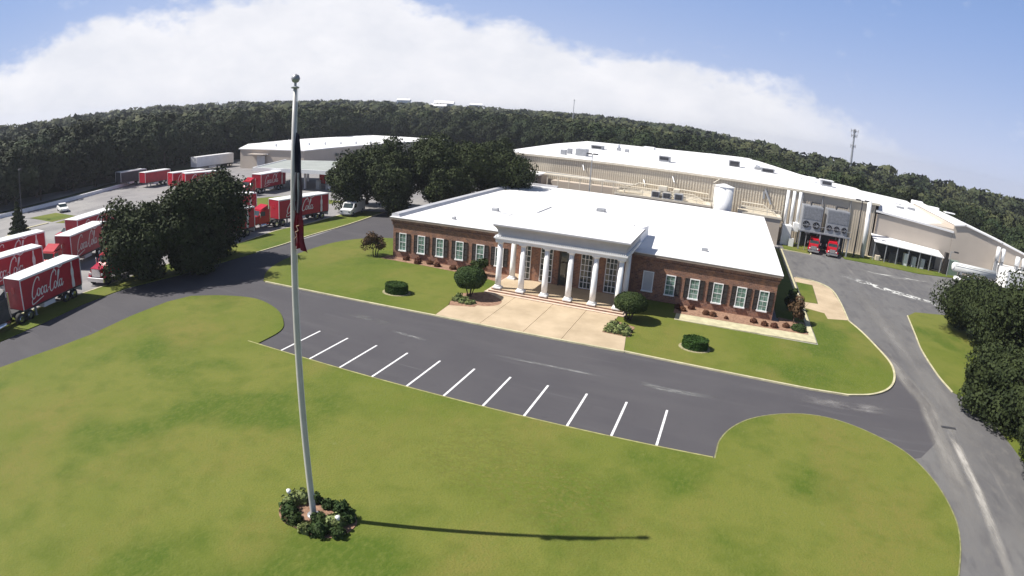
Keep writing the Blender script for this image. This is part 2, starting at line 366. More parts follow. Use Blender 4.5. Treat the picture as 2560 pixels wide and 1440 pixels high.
# ------------------------------------------------------------------ ground, roads, lawns
AZT = [(-95, 0.2), (-69, -.38), (-64, -.06), (-58, .42), (-45, .58), (-38, .75), (-30, .65), (-22, .55), (-15, .64), (-5, .5), (1, .02), (6, -.65), (11, -.9), (18, -1.28), (24, -1.55), (28, -1.4), (60, -1.0)]
def treeline(az): return float(np.interp(az, [a for a, _ in AZT], [e for _, e in AZT]))
def terrain_z(x, y):
    dx, dy = x-CAM.x, y-CAM.y; d = math.hypot(dx, dy); az = math.degrees(math.atan2(dx, dy))
    t = min(1, max(0, (d-230)/350)); t = t*t*(3-2*t)
    top = CAM.z+math.tan(R(treeline(az)-.12))*d
    return t*(top-17) - .03
def terrain():
    vs = []; fs = []; rad = [0, 60, 120, 180, 230, 280, 330, 390, 460, 560, 700, 900, 1200, 1600, 2200, 3000]; nA = 144
    vs.append((CAM.x, CAM.y, -.03))
    for r in rad[1:]:
        for i in range(nA):
            a = 2*math.pi*i/nA; x = CAM.x+r*math.sin(a); y = CAM.y+r*math.cos(a)
            az = math.degrees(a); az = az-360 if az > 180 else az
            z = terrain_z(x, y) if -95 < az < 60 else -.03
            if r > 1600: z = min(z, terrain_z(CAM.x+1600*math.sin(a), CAM.y+1600*math.cos(a)) if -95 < az < 60 else -.03)
            vs.append((x, y, z))
    for i in range(nA): fs.append((0, 1+(i+1) % nA, 1+i))
    for k in range(len(rad)-2):
        for i in range(nA):
            a = 1+k*nA+i; b = 1+k*nA+(i+1) % nA; fs.append((a, b, b+nA, a+nA))
    me = MB().add(vs, fs).mesh('ground', M['field'], True); o = bpy.data.objects.new('ground', me); scene.collection.objects.link(o); tag(o, kind='structure')
terrain()
structure('yard_paving', MB().prism([(-112, 2), (-112, 80), (-125, 100), (-125, 150), (-40, 150), (-20, 88), (62, 88), (105, 86), (105, 40), (120, -60), (40, -60), (-60, -60), (-112, -20)], -.5, -.008), M['yard'])
structure('driveway', MB().prism([(-60, -45), (-19.5, -24), (-21.8, -13.7), (-24.1, -3.1), (-24.6, 8), (-23.4, 20), (-23.4, 33), (-24.2, 44), (-25.7, 54.6), (-20, 70), (-12, 70), (-10, 40), (-8, 14), (30, 16), (44, 22), (46, 30), (47.4, 26), (48.2, 19), (48.7, 14), (48.2, 10), (47, 7), (45.2, 4.6), (42, 3), (28, -3), (-3, -3), (-9, 4), (-14, 0), (-14, -16), (-28, -50)], -.4, .0), M['asphalt'])
structure('side_road', MB().prism([(39.2, 90), (110, 90), (120, -60), (40, -60), (41, 5), (44, -4), (44, 9), (44, 15), (42, 22), (39.2, 30)], -.3, -.004), M['road'])
LAWN_Z = .075
front = [(-60, -60), (-17.2, -20), (-16.2, -15.9), (-15.8, -10.4), (-15.8, -7.1), (-16.7, -2.1), (-17.0, 2.4)] + smooth_path([(-16.4, 5.0), (-13.7, 7.0), (-10.3, 8.1), (-6.6, 7.0), (-4.0, 5.0), (-2.7, 3.1), (-2.4, -0.0)], 4)
edge1 = [(-2.4, -.0), (30.9, -.0)]
bulb = smooth_path([(30.9, .0), (30.95, .9), (31.1, 2.4), (31.8, 4.3), (33.1, 6.1), (35.2, 7.6), (37.3, 8.3), (39.4, 8.2), (41.7, 7.1), (44.0, 5.0), (45.3, 1.8), (45.7, -1.7), (45.4, -4.4), (44.4, -7.6), (42, -14), (37, -60)], 5)
structure('front_lawn', MB().prism(front+bulb, -.2, LAWN_Z), M['lawn'])
structure('lawn_kerb', ribbon([(-3.4, .06)]+[(x, .06) for x in np.linspace(-2.4, 30.8, 12)], .11, -.1, LAWN_Z+.02), mat('mossy_kerb', (.3, .29, .12), .9, .25, 1.2))
structure('lawn_edging', ribbon(bulb[:-6], .09, -.1, LAWN_Z+.008), mat('mossy_edging', (.2, .2, .09), .9, .25, 2))
strip = [(-22.5, -30), (-21.8, -13.7), (-22.5, -9.1), (-24.1, -3.1), (-24.6, 2.8), (-23.6, 8.8), (-23.4, 16.0), (-23.3, 21.4), (-23.4, 27.0), (-24.0, 32.3), (-24.2, 42.2), (-25.7, 54.6), (-29.4, 53.3), (-30.2, 49.1), (-29.6, 38.6), (-30.2, 32.5), (-28.8, 22.8), (-28.8, 15.5), (-27.9, 5.6), (-27.3, -1.8), (-27.2, -6.8), (-27.1, -11.6), (-26.5, -30)]
structure('lawn_strip', MB().prism(strip, -.2, LAWN_Z), M['lawn'])
structure('lot_kerb', ribbon(smooth_path(strip[12:], 3), .22, -.1, LAWN_Z+.03), M['kerb'])
structure('lane_kerb', ribbon(smooth_path(strip[7:12], 3), .2, -.1, LAWN_Z+.03), M['kerb'])
llawn = [(6.05, 13.45), (-13.0, 12.75)] + smooth_path([(-13.9, 12.9), (-16.0, 15.6), (-17.7, 19.7), (-18.6, 25.8), (-18.4, 31.4), (-16.8, 35.2), (-14.4, 37.5), (-8.6, 39)], 4) + [(-8.6, 39), (-8.4, 29.2), (9, 29.2), (9, 22), (5.4, 20.4), (5.5, 17.6), (5.85, 16.5)]
structure('left_lawn', MB().prism(llawn, -.2, LAWN_Z), M['lawn'])
rl_edge = [(22.8, 13.75), (30, 13.4), (38, 13.0)] + smooth_path([(41.1, 13.1), (43.4, 14.1), (45.3, 16.0), (46.5, 18.8), (47.0, 22.4), (46.5, 26.6), (45.7, 31.1), (44.8, 34.5)], 5)
rlawn = rl_edge + [(42.2, 34.0), (42.1, 35.8), (39.9, 36.6), (39.9, 24.1), (25.75, 24.1), (25.75, 29.2), (20.6, 29.2), (20.6, 17.1), (22.3, 17.0)]
structure('right_lawn', MB().prism(rlawn, -.2, LAWN_Z), M['lawn'])
structure('building_kerb', ribbon([(-13.4, 12.72), (-5, 13.0), (6.05, 13.4), (14, 13.5), (22.8, 13.7)], .2, -.1, .12), M['kerb'])
structure('curved_kerb', ribbon(rl_edge, .2, -.1, .12), M['kerb'])
structure('pad_kerb', ribbon(smooth_path([(44.8, 34.5), (45.1, 41.7), (44.9, 48.5), (43.1, 51.6), (40.2, 52.2)], 4), .16, -.1, .12), M['kerb'])
structure('concrete_pad', MB().prism([(42.2, 33.7), (44.7, 34.6), (45.0, 41.7), (44.8, 48.5), (43.0, 51.4), (39.9, 52.0), (39.9, 49.3), (42.3, 49.1), (41.85, 39.5), (39.9, 39.3), (39.9, 36.8), (42.1, 35.9)], -.2, .085), M['concrete'])
structure('small_lawn', MB().prism([(40.0, 49.2), (42.2, 48.9), (41.75, 39.6), (40.0, 39.4)], -.2, .09), M['lawn'])
structure('building_walk', MB().prism([(25.7, 24.15), (39.75, 24.55), (39.75, 73), (39.2, 73), (39.2, 26.6), (25.7, 26.2)], -.2, .1), M['kerb'])
structure('rear_lawn', MB().prism([(40.0, 86.5), (43.6, 86.3), (45.8, 83.2), (44.7, 73.1), (40.2, 73.3)], -.2, LAWN_Z), M['lawn'])
structure('rear_lawn_kerb', ribbon([(39.6, 72.9), (44.9, 72.6), (46.1, 83.2)], .25, -.1, .12), M['kerb'])
structure('warehouse_lawn', MB().prism([(51.3, 81), (58.0, 80.9), (60.5, 79.9), (69.7, 79.6), (76.5, 79.2), (76.0, 76.8), (65.5, 73.4), (58.7, 74.2), (51.4, 74.2)], -.2, LAWN_Z), M['lawn'])
structure('warehouse_apron', ribbon([(50, 81.5), (58, 81.5), (66, 80.6), (76.5, 79.9)], 1.4, -.1, .1), M['kerb'])
structure('road_island_lawn', MB().prism(smooth_path([(54.3, 41.8), (53.0, 33.5), (52.2, 28.2), (51.9, 21.6), (52.2, 17.7), (54.2, 14), (55.5, -10), (62, -60)], 4) + [(110, -60), (110, 40), (80, 49), (72.2, 50.7), (60.6, 45.6), (56, 44.2)], -.2, LAWN_Z), M['lawn'])
structure('island_kerb', ribbon(smooth_path([(54.2, 41.8), (52.9, 33.5), (52.1, 28.2), (51.8, 21.6), (52.1, 17.7)], 4), .12, -.1, .1), M['kerb'])
structure('yard_lawn', MB().prism([(-81.6, 16.5), (-81.2, 22.2), (-73.0, 22.6), (-72.3, 17.0)], -.2, .02), M['lawn'])
tag(bpy.data.objects['yard_lawn'], kind='structure')
structure('yard_lawn', MB().prism([(-70.7, 16.9), (-72.2, 21.9), (-64.6, 27.8), (-61.6, 20.4)], -.2, .02), M['lawn'])
structure('yard_lawn', MB().prism([(-79.2, 69.1), (-72.1, 72.3), (-62.8, 60.9), (-67.4, 57.9)], -.2, .02), M['lawn'])
structure('yard_lawn', MB().prism([(-58, 48), (-52, 60), (-38, 60), (-40, 50), (-46, 46)], -.2, .02), M['lawn'])

# parking stripes
for i in range(11):
    x = 2.74*i + (-.05 if i == 0 else 0)
    w = .075
    o = MB().add([(x-w, .14, .005), (x+w, .14, .005), (x+w, 5.1, .005), (x-w, 5.1, .005)], [(0, 1, 2, 3)]).build('parking_stripe', M['line'])
    tag(o, kind='structure')
# worn paint and dust
film('worn_paint', [(47.5, 60.5), (50.3, 58.0), (52.6, 56.6), (55.2, 54.6), (58.9, 53.2), (62.1, 51.2), (68, 49.5)], 3.2, .0085, patch_mat('worn_white_paint', (.6, .6, .58), 1.1, .47, .56, (1.0, .8, 1), .4))
film('worn_paint', [(48, 67), (56, 66), (66, 67), (72, 68)], 2.0, .0085, patch_mat('worn_white_paint', (.5, .5, .48), .5, .48, .58, (.5, 2, 1), 0))
film('dry_grass', [(14.5, -3.5), (19, -5.5), (24, -7.0), (28, -8.0)], 7.5, LAWN_Z+.006, patch_mat('dry_grass', (.19, .2, .035), 3.2, .44, .75, (1, 1.2, 1)))
film('dust_track', [(50.0, 12), (49.1, 9.1), (48.8, 5.2), (48.5, .6), (48.1, -4), (47.6, -12)], 1.0, .0085, patch_mat('pale_dust', (.42, .4, .37), .9, .32, .6, (1.5, .3, 1)))
film('dust_track', [(46.8, 30), (46.9, 24), (48.4, 14), (47.2, 3), (46.6, -8)], 2.2, .009, patch_mat('pale_dust', (.3, .285, .265), .5, .3, .75, (1.5, .3, 1)))
film('dust_track', [(49.2, 58), (49.4, 40), (50.2, 24), (50.4, 14), (50.8, 2)], 3.6, .0095, patch_mat('pale_dust', (.27, .26, .25), .4, .3, .8, (1.3, .25, 1)))
film('dust_track', [(4.5, 8.4), (8.5, 8.0)], .5, .005, patch_mat('scuffed_asphalt', (.22, .22, .22), 1.5, .35, .6, (1, 4, 1)))
film('dust_track', [(13, 8.1), (19, 8.3), (23, 8.3)], .45, .005, patch_mat('scuffed_asphalt', (.22, .22, .22), 1.5, .35, .6, (.5, 4, 1)))
film('dust_track', [(24.5, 8.6), (27, 8.2), (31, 8.5)], .9, .005, patch_mat('scuffed_asphalt', (.2, .2, .2), 1.5, .35, .6, (.5, 3, 1)))
film('dust_track', [(36, 11.2), (41, 11), (45, 11.6)], 1.8, .0085, patch_mat('scuffed_asphalt', (.24, .23, .23), .8, .4, .65, (.6, 1.5, 1)))
film('dust_track', [(-1.2, 9.9), (2.2, 9.7), (4.2, 9.4)], 1.2, .005, patch_mat('scuffed_asphalt', (.17, .17, .17), 1.1, .4, .7, (.6, 1.5, 1)))

# plaza in slabs with recessed joints
structure('plaza_bed', MB().prism([(6.1, 13.6), (22.7, 13.9), (22.2, 17), (20.1, 17.1), (20.4, 22), (7, 22), (9, 17), (6, 16.5)], -.3, .02), M['joint'])
arc = smooth_path([(8.15, 17.9), (9.0, 18.1), (9.75, 19.0), (9.7, 20.2), (8.9, 21.2), (7.2, 22.2)], 4)
slabs = [[(6.1, 13.62), (10.3, 13.62), (10.3, 22.4), (7.1, 22.4)] + arc[::-1] + [(8.15, 17.3), (5.9, 16.5)],
         [(10.34, 13.62), (14.2, 13.62), (14.2, 22.4), (10.34, 22.4)],
         [(14.24, 13.62), (17.5, 13.62), (17.5, 22.4), (14.24, 22.4)],
         [(17.54, 13.62), (22.75, 13.82), (22.3, 17.0), (20.2, 17.1), (20.1, 19.6), (20.6, 21), (20.6, 22.4), (17.54, 22.4)]]
for s_ in slabs: tag(MB().prism(s_, -.2, .1).build('paving_slab', M['concrete']), kind='structure')
structure('lollipop_bed', MB().prism([(5.95, 16.55), (5.5, 17.65), (5.2, 20.4), (7.2, 22.2)] + arc[::-1][1:] + [(8.1, 17.3)], -.2, .088), M['mulch'])
structure('right_plaza_bed', MB().prism([(20.2, 17.15), (22.6, 17.1), (22.6, 19.9), (20.5, 20.8), (20.1, 19.6)], -.2, .094), M['mulch'])
structure('left_facade_bed', MB().prism([(-8.8, 27.7), (-3, 27.6), (3, 27.2), (7.2, 26.2), (7.2, 29.3), (-8.8, 29.3)], -.2, .09), M['mulch'])
structure('right_facade_bed', MB().prism([(25.4, 26.25), (39.15, 26.62), (39.15, 30.5), (36.3, 31), (36.3, 29.3), (25.4, 29.3)], -.2, .09), M['mulch'])
structure('side_bed', MB().prism([(36.1, 31), (39.15, 30.5), (39.15, 73), (36.1, 73)], -.2, .05), M['lawn'])

# ------------------------------------------------------------------ vegetation
def leaf_cloud(n, pos_fn, size, seed, out=.6, core=None, tri=False):
    """many small bent leaf-clump faces at positions given by pos_fn (returns pos, outward)"""
    r = np.random.RandomState(seed); P, O = pos_fn(r, n)
    N = O*out+r.normal(size=(n, 3))*.5; N /= np.linalg.norm(N, axis=1)[:, None]+1e-9
    A = np.cross(N, r.normal(size=(n, 3))); A /= np.linalg.norm(A, axis=1)[:, None]+1e-9
    Bv = np.cross(N, A); s = (size*(.6+.8*r.rand(n)))[:, None]
    jag = lambda: (.75+.5*r.rand(n))[:, None]
    if tri: V = np.stack([P+A*s*jag(), P-A*s*.5*jag()+Bv*s*.8*jag(), P-A*s*.5*jag()-Bv*s*.8*jag()], 1); k = 3
    else: V = np.stack([P+A*s*jag(), P+Bv*s*.7*jag()-N*s*.2, P-A*s*jag(), P-Bv*s*.7*jag()-N*s*.2], 1); k = 4
    return V.reshape(-1, 3), k
def mesh_from_arrays(name, V, k, mt_):
    nf = len(V)//k; me = bpy.data.meshes.new(name); me.vertices.add(len(V)); me.vertices.foreach_set('co', V.astype(np.float32).ravel())
    me.loops.add(len(V)); me.loops.foreach_set('vertex_index', np.arange(len(V), dtype=np.int32))
    me.polygons.add(nf); me.polygons.foreach_set('loop_start', np.arange(0, len(V), k, dtype=np.int32))
    try: me.polygons.foreach_set('loop_total', np.full(nf, k, dtype=np.int32))
    except Exception: pass
    me.materials.append(mt_); me.update(calc_edges=True); return me
def lobes(seed, n, R3, c=(0, 0, 0), low=-.5, lr=.42):
    """lobe centres for an uneven crown"""
    r = np.random.RandomState(seed); out = []
    for i in range(n):
        v = r.normal(size=3); v /= np.linalg.norm(v); v[2] = abs(v[2]) if r.rand() > abs(low) else v[2]
        q = .35+.4*r.rand(); out.append((np.array(c)+v*np.array(R3)*q, np.array(R3)*lr*(.7+.6*r.rand())))
    return out
def lobe_fn(lb, shell=.55):
    def f(r, n):
        idx = r.randint(len(lb), size=n); C_ = np.array([l[0] for l in lb])[idx]; Q = np.array([l[1] for l in lb])[idx]
        v = r.normal(size=(n, 3)); v /= np.linalg.norm(v, axis=1)[:, None]; rad = (1-(1-shell)*r.rand(n)**1.5)[:, None]
        return C_+v*Q*rad, v
    return f
def branches(mb, h0, R3, seed, rad, n=6, spread=.7, c=(0, 0, 0)):
    r = random.Random(seed); mb.cyl((0, 0, -.1), (0, 0, h0*.5), rad*1.25, rad, 10); mb.cyl((0, 0, h0*.5), (.1, 0, h0), rad, rad*.8, 10)
    for i in range(n):
        a = 2*math.pi*i/n+r.random(); q = Vector((math.cos(a)*R3[0]*spread*.5, math.sin(a)*R3[1]*spread*.5, h0+R3[2]*(.3+.4*r.random())))
        p1 = Vector((.1, 0, h0*.8)); mb.cyl(p1, q, rad*.5, rad*.3, 7, False)
        e = q+Vector((math.cos(a)*R3[0]*.35, math.sin(a)*R3[1]*.35, R3[2]*.3)); mb.cyl(q, e, rad*.3, rad*.1, 6, False)
def tree(name, x, y, h, rx, ry, base, seed, label, cat='tree', group=None, nl=16, nleaf=9000, size=.2, leafm='leaf', trunkr=.25, low=-.45, shell=.5, lr=.42, trunks=1):
    t = empty(name, (x, y, 0)); tag(t, label, cat, group)
    cz = (h+base)/2; rz = (h-base)/2
    lb = lobes(seed, nl, (rx, ry, rz), (0, 0, cz), low, lr)
    V, k = leaf_cloud(nleaf, lobe_fn(lb, shell), size, seed+1, out=1.0)
    lo = max(base, .35); V[:, 2] = np.where(V[:, 2] < lo, lo+(lo-V[:, 2])*.3, V[:, 2])
    o = bpy.data.objects.new('crown', mesh_from_arrays('crown', V, k, M[leafm])); scene.collection.objects.link(o); o.parent = t
    mb = MB()
    for q in range(trunks):
        mm_ = MB(); branches(mm_, max(base, .4)+.6, (rx, ry, rz), seed+q, trunkr)
        if trunks > 1:
            a = 2*math.pi*q/trunks; dx, dy = .25*math.cos(a), .25*math.sin(a)
            mm_.v = [(vx+dx+dx*vz*.6, vy+dy+dy*vz*.6, vz) for vx, vy, vz in mm_.v]
        mb.add(mm_.v, mm_.f)
    mb.build('trunk', M['bark'], t, True)
    return t
def ball_fn(R3, c, bump=.08, flat=None, seed=0):
    ph = np.random.RandomState(seed).rand(3)*6
    def f(r, n):
        v = r.normal(size=(n, 3)); v /= np.linalg.norm(v, axis=1)[:, None]
        w = 1+bump*(np.sin(v[:, 0]*5+ph[0])*np.sin(v[:, 1]*5+ph[1])+.5*np.sin(v[:, 2]*9+ph[2]))
        P = v*w[:, None]*(1-.12*r.rand(n))[:, None]
        if flat is not None: P[:, 2] = np.maximum(P[:, 2], flat)
        return P*np.array(R3)+np.array(c), v
    return f
def solid_ball(mb, R3, c, flat=None, n=14):
    prof = []
    for i in range(9):
        t = -math.pi/2+math.pi*i/8; z = math.sin(t)
        if flat is not None: z = max(z, flat)
        prof.append((max(.02, math.cos(t)), z))
    k = MB().lathe((0, 0, 0), prof, n); mb.add([(vx*R3[0]+c[0], vy*R3[1]+c[1], vz*R3[2]+c[2]) for vx, vy, vz in k.v], k.f)
def shrub(name, x, y, R3, leafm, seed, label, cat='shrub', group=None, n=900, size=.07, z0=.09, flat=-.3, bump=.1):
    """a dense low shrub in one mesh"""
    cz = z0-flat*R3[2]
    V, k = leaf_cloud(n, ball_fn(R3, (0, 0, cz), bump, flat, seed), size, seed, out=.9)
    mb = MB(); solid_ball(mb, [q*.86 for q in R3], (0, 0, cz), flat)
    me = mesh_from_arrays(name, V, k, M[leafm])
    o = bpy.data.objects.new(name, me); scene.collection.objects.link(o); o.location = (x, y, 0); tag(o, label, cat, group)
    c = mb.build('inner_foliage', M[leafm], o, True)
    return o
# the two clipped trees beside the portico
def topiary(x, y, rx, rz, cz, seed, label, top):
    t = empty('topiary_tree', (x, y, 0)); tag(t, label, 'tree', 'clipped trees flanking the portico')
    fn = ball_fn((rx, rx, rz), (0, 0, cz), .05, top, seed)
    V, k = leaf_cloud(7000, fn, .075, seed, out=1.2); o = bpy.data.objects.new('crown', mesh_from_arrays('crown', V, k, M['topiary'])); scene.collection.objects.link(o); o.parent = t
    mb = MB(); solid_ball(mb, (rx*.88, rx*.88, rz*.88), (0, 0, cz), top, 18); mb.build('inner_crown', M['topiary'], t, True)
    tm = MB()
    for q in range(5):
        a = 2*math.pi*q/5+seed; tm.cyl((.12*math.cos(a), .12*math.sin(a), 0), (.65*math.cos(a), .65*math.sin(a), cz-rz*.35), .06, .04, 7)
    tm.build('trunk', M['bark'], t, True)
topiary(6.35, 20.1, 1.6, 1.15, 1.95, 3, 'round clipped tree with a full ball crown left of the portico steps', -.75)
topiary(21.7, 21.6, 1.6, 1.0, 1.72, 8, 'flat bottomed dome clipped tree right of the portico steps', -.45)
# lawn hedges
def hedge(x, y, rx, ry, h, label, seed, dip=0):
    t = empty('drum_hedge', (x, y, 0)); tag(t, label, 'hedge', 'drum hedges on the lawns')
    def f(r, n):
        a = r.rand(n)*2*np.pi; tp = r.rand(n) < .45; rr = np.where(tp, np.sqrt(r.rand(n)), 1.0)
        z = np.where(tp, h*(1-dip*(1-rr)), h*r.rand(n)); q = 1-.1*(z/h)**4*(1-tp)
        P = np.stack([np.cos(a)*rx*rr*q, np.sin(a)*ry*rr*q, z+.08], 1); P += r.normal(size=P.shape)*.03
        O = np.where(tp[:, None], np.array([[0, 0, 1.]]), np.stack([np.cos(a), np.sin(a), 0*a], 1)); return P, O
    V, k = leaf_cloud(4500, f, .07, seed, out=1.3); o = bpy.data.objects.new('foliage', mesh_from_arrays('foliage', V, k, M['hedge'])); scene.collection.objects.link(o); o.parent = t
    mb = MB().lathe((0, 0, 0), [(.9, 0), (.92, h*.5), (.88, h*.9), (.3, h*(.98-dip*.6))], 20); mb.v = [(a*rx, b*ry, c) for a, b, c in mb.v]; mb.build('inner_foliage', M['hedge'], t, True)
    mu = MB().lathe((0, 0, 0), [(1.28, .05), (1.25, .1), (1.1, .11)], 24); mu.v = [(a*rx, b*ry, c) for a, b, c in mu.v]; mu.build('mulch_ring', mat('straw_mulch', (.3, .27, .16), .95, .3, 4, bump=.5), t)
hedge(-.15, 17.2, 1.15, .95, .85, 'bright green drum hedge alone on the left lawn', 5)
hedge(28.2, 17.5, 1.1, .95, .8, 'hollow topped drum hedge alone on the right lawn', 6, .45)
# foundation shrubs
wl = ['nearest the building corner', 'second from the corner', 'set forward of its row', 'fourth along the wall', 'set just past the middle windows', 'left one of the pair near the portico', 'right one of the pair near the portico']
for i, (x, y) in enumerate([(-5.8, 28.6), (-4.4, 28.9), (-3.9, 27.95), (-2.6, 28.6), (-1.4, 28.1), (.6, 28.1), (1.5, 28.1)]):
    shrub('foundation_shrub', x, y, (.42, .4, .36), 'bushred', 20+i, 'small russet shrub under the left windows, '+wl[i], 'shrub', 'russet shrubs below the windows', 350, .06)
shrub('foundation_shrub', 2.6, 27.9, (.5, .45, .4), 'bushred', 29, 'small russet shrub in front of the dark bushy tree left of the portico', 'shrub', 'russet shrubs below the windows', 350, .06)
wr = ['leftmost, forward of the first window', 'second from the left', 'against the wall by the first window', 'left one of the middle pair', 'right one of the middle pair', 'alone right of the middle pair', 'below the fourth window', 'below the last window', 'just right of the last window', 'at the brick corner']
for i, (x, y) in enumerate([(25.7, 27.9), (26.2, 27.4), (27.0, 28.5), (28.6, 27.5), (29.3, 27.4), (30.7, 27.2), (33.5, 27.6), (34.6, 27.2), (35.6, 27.2), (36.9, 27.9)]):
    sz = .22 if i == 5 or i == 6 and 0 else .4
    shrub('foundation_shrub', x, y, (sz, sz*.95, sz*.9), 'bushred', 40+i, 'small russet shrub in the right wall bed, '+wr[i], 'shrub', 'russet shrubs below the windows', 350, .06)
# low pale plants in the beds by the topiary trees
pl = [(5.9, 18.2, .42), (6.6, 17.9, .38), (7.3, 17.9, .35), (5.8, 19.0, .4), (6.5, 18.7, .35), (7.5, 18.3, .28)]
pn = ['front left corner', 'front middle', 'front right', 'back left', 'centre', 'right end']
for i, (x, y, s_) in enumerate(pl): shrub('bedding_plant', x, y, (s_, s_, s_*.8), 'bedleaf', 60+i, 'pale green bedding plant at the left clipped tree, '+pn[i]+' of the bed', 'plant', 'pale bedding plants', 260, .09, bump=.3)
pl = [(20.6, 17.7, .42), (21.4, 17.6, .4), (22.2, 17.5, .42), (20.7, 18.6, .45), (21.5, 18.5, .42), (22.2, 18.4, .38), (20.8, 19.5, .4), (21.7, 19.3, .35)]
pn = ['front left corner', 'front middle', 'front right', 'middle left', 'centre', 'middle right', 'back left', 'back right']
for i, (x, y, s_) in enumerate(pl): shrub('bedding_plant', x, y, (s_, s_, s_*.85), 'bedleaf', 70+i, 'pale green bedding plant at the right clipped tree, '+pn[i]+' of the bed', 'plant', 'pale bedding plants', 260, .09, bump=.3)
tree('small_tree', -9.9, 28.2, 3.1, 1.7, 1.6, .5, 81, 'reddish loose leaved small tree at the left brick corner', nl=12, nleaf=2400, size=.1, leafm='redleaf', trunkr=.06, trunks=3)
tree('small_tree', 4.1, 27.9, 2.1, 1.1, .9, .5, 82, 'dark green bushy small tree left of the white portico', nl=9, nleaf=1800, size=.1, leafm='topiary', trunkr=.05, trunks=3)
tree('small_tree', 38.0, 30.2, 3.0, 1.1, 1.6, .3, 83, 'brown leaved small tree in shade at the right brick corner', nl=10, nleaf=2200, size=.11, leafm='redleaf', trunkr=.05, trunks=3)
tree('small_tree', 37.9, 34.6, 2.6, 1.0, 1.5, .3, 84, 'dark small tree behind the brown one along the right side wall', nl=10, nleaf=1800, size=.11, leafm='topiary', trunkr=.05, trunks=2)
shrub('corner_shrub', 38.2, 27.5, (.8, .7, .55), 'topiary', 85, 'dark shrub at the end of the right wall bed by the walk', 'shrub', None, 900, .08)
# big trees
tree('oak_tree', -26.0, 5.9, 9.0, 5.0, 4.9, -1.6, 101, 'lowest dark oak by the lorry park, the one behind the red cab without a trailer', nl=44, nleaf=30000, size=.17, trunkr=.3, group='dark oaks by the lorry park', lr=.36)
tree('oak_tree', -23.6, 11.0, 10.4, 5.0, 4.8, -1.4, 102, 'middle dark oak by the lorry park, nearest the driveway bend', nl=44, nleaf=30000, size=.17, trunkr=.3, group='dark oaks by the lorry park', lr=.36)
tree('oak_tree', -25.3, 16.8, 11.0, 4.6, 4.8, -1.2, 103, 'tallest dark oak by the lorry park, against the tail of a red trailer', nl=44, nleaf=30000, size=.17, trunkr=.3, group='dark oaks by the lorry park', lr=.36)
mid = [(-31.0, 52.0, 10.8, 5.2, 'leftmost dark tree of the cluster behind the parked trailers'), (-26.5, 57, 12.8, 6.2, 'tall dark tree second from the left in the middle cluster'),
       (-19.8, 61, 13.6, 6.6, 'tallest dark tree at the centre of the middle cluster'), (-13.5, 64.5, 13.2, 6.2, 'dark tree right of centre in the middle cluster'), (-8.6, 66.5, 11.8, 5.6, 'rightmost dark tree of the cluster, in front of the big metal warehouse'),
       (-23, 52.0, 9.0, 4.6, 'lower dark tree in front of the middle cluster by the brick building'), (-15, 57.5, 8.5, 4.4, 'low tree at the rear left corner of the brick building'), (-33, 60, 11.0, 5.0, 'dark tree behind the leftmost one of the middle cluster'), (-15, 76, 13.4, 6.0, 'dark tree farthest back in the middle cluster'), (-25, 72, 13.2, 6.0, 'dark tree behind the tallest one of the middle cluster')]
for i, (x, y, h, r_, lb_) in enumerate(mid):
    tree('oak_tree', x, y, h, r_, r_*.95, -.6 if i not in (2, 3) else 1.2, 110+i, lb_, group='dark trees behind the brick building', nl=40, nleaf=20000, size=.2, trunkr=.3, lr=.36)
rtr = [(62.5, 35.5, 7.8, 7.2, -1.5, 'low dark tree over the grass island right of the side road'), (63.0, 22, 10.5, 8.0, -1.5, 'large dark tree at the right edge behind the grass island'), (56.3, 13.5, 6.2, 5.0, -1.2, 'low dark tree reaching over the side road by the drain grate'), (55.8, 3.5, 6.5, 4.9, -1.2, 'dark tree beside the road near the lower right corner'), (54.6, -4.5, 6.0, 4.6, -1.2, 'lowest dark tree cut off by the right edge near the lower right corner')]
for i, (x, y, h, r_, b_, lb_) in enumerate(rtr):
    tree('oak_tree', x, y, h, r_, r_, b_, 130+i, lb_, group='dark trees right of the side road', nl=30, nleaf=52000, size=.145, trunkr=.35, lr=.4)
# conifer at the far left
def conifer(x, y, h, r_, seed, label):
    t = empty('conifer_tree', (x, y, 0)); tag(t, label, 'tree')
    def f(r, n):
        z = r.rand(n)**1.3; a = r.rand(n)*2*np.pi; q = r_*(1-z*.92)*(.75+.35*np.sin(z*42)*.6)*(.6+.4*r.rand(n))
        return np.stack([np.cos(a)*q, np.sin(a)*q, .3+z*(h-.3)], 1), np.stack([np.cos(a), np.sin(a), .3+0*a], 1)
    V, k = leaf_cloud(3500, f, .17, seed); o = bpy.data.objects.new('crown', mesh_from_arrays('crown', V, k, M['leaf'])); scene.collection.objects.link(o); o.parent = t
    MB().cyl((0, 0, 0), (0, 0, h*.9), .16, .04, 8).build('trunk', M['bark'], t, True)
conifer(-67.5, 8.2, 5.2, 2.3, 140, 'small dark conifer standing beyond the leftmost red trailers')
conifer(-62, 55, 3.2, 1.6, 141, 'small dark conifer in front of the fuel station trailer')

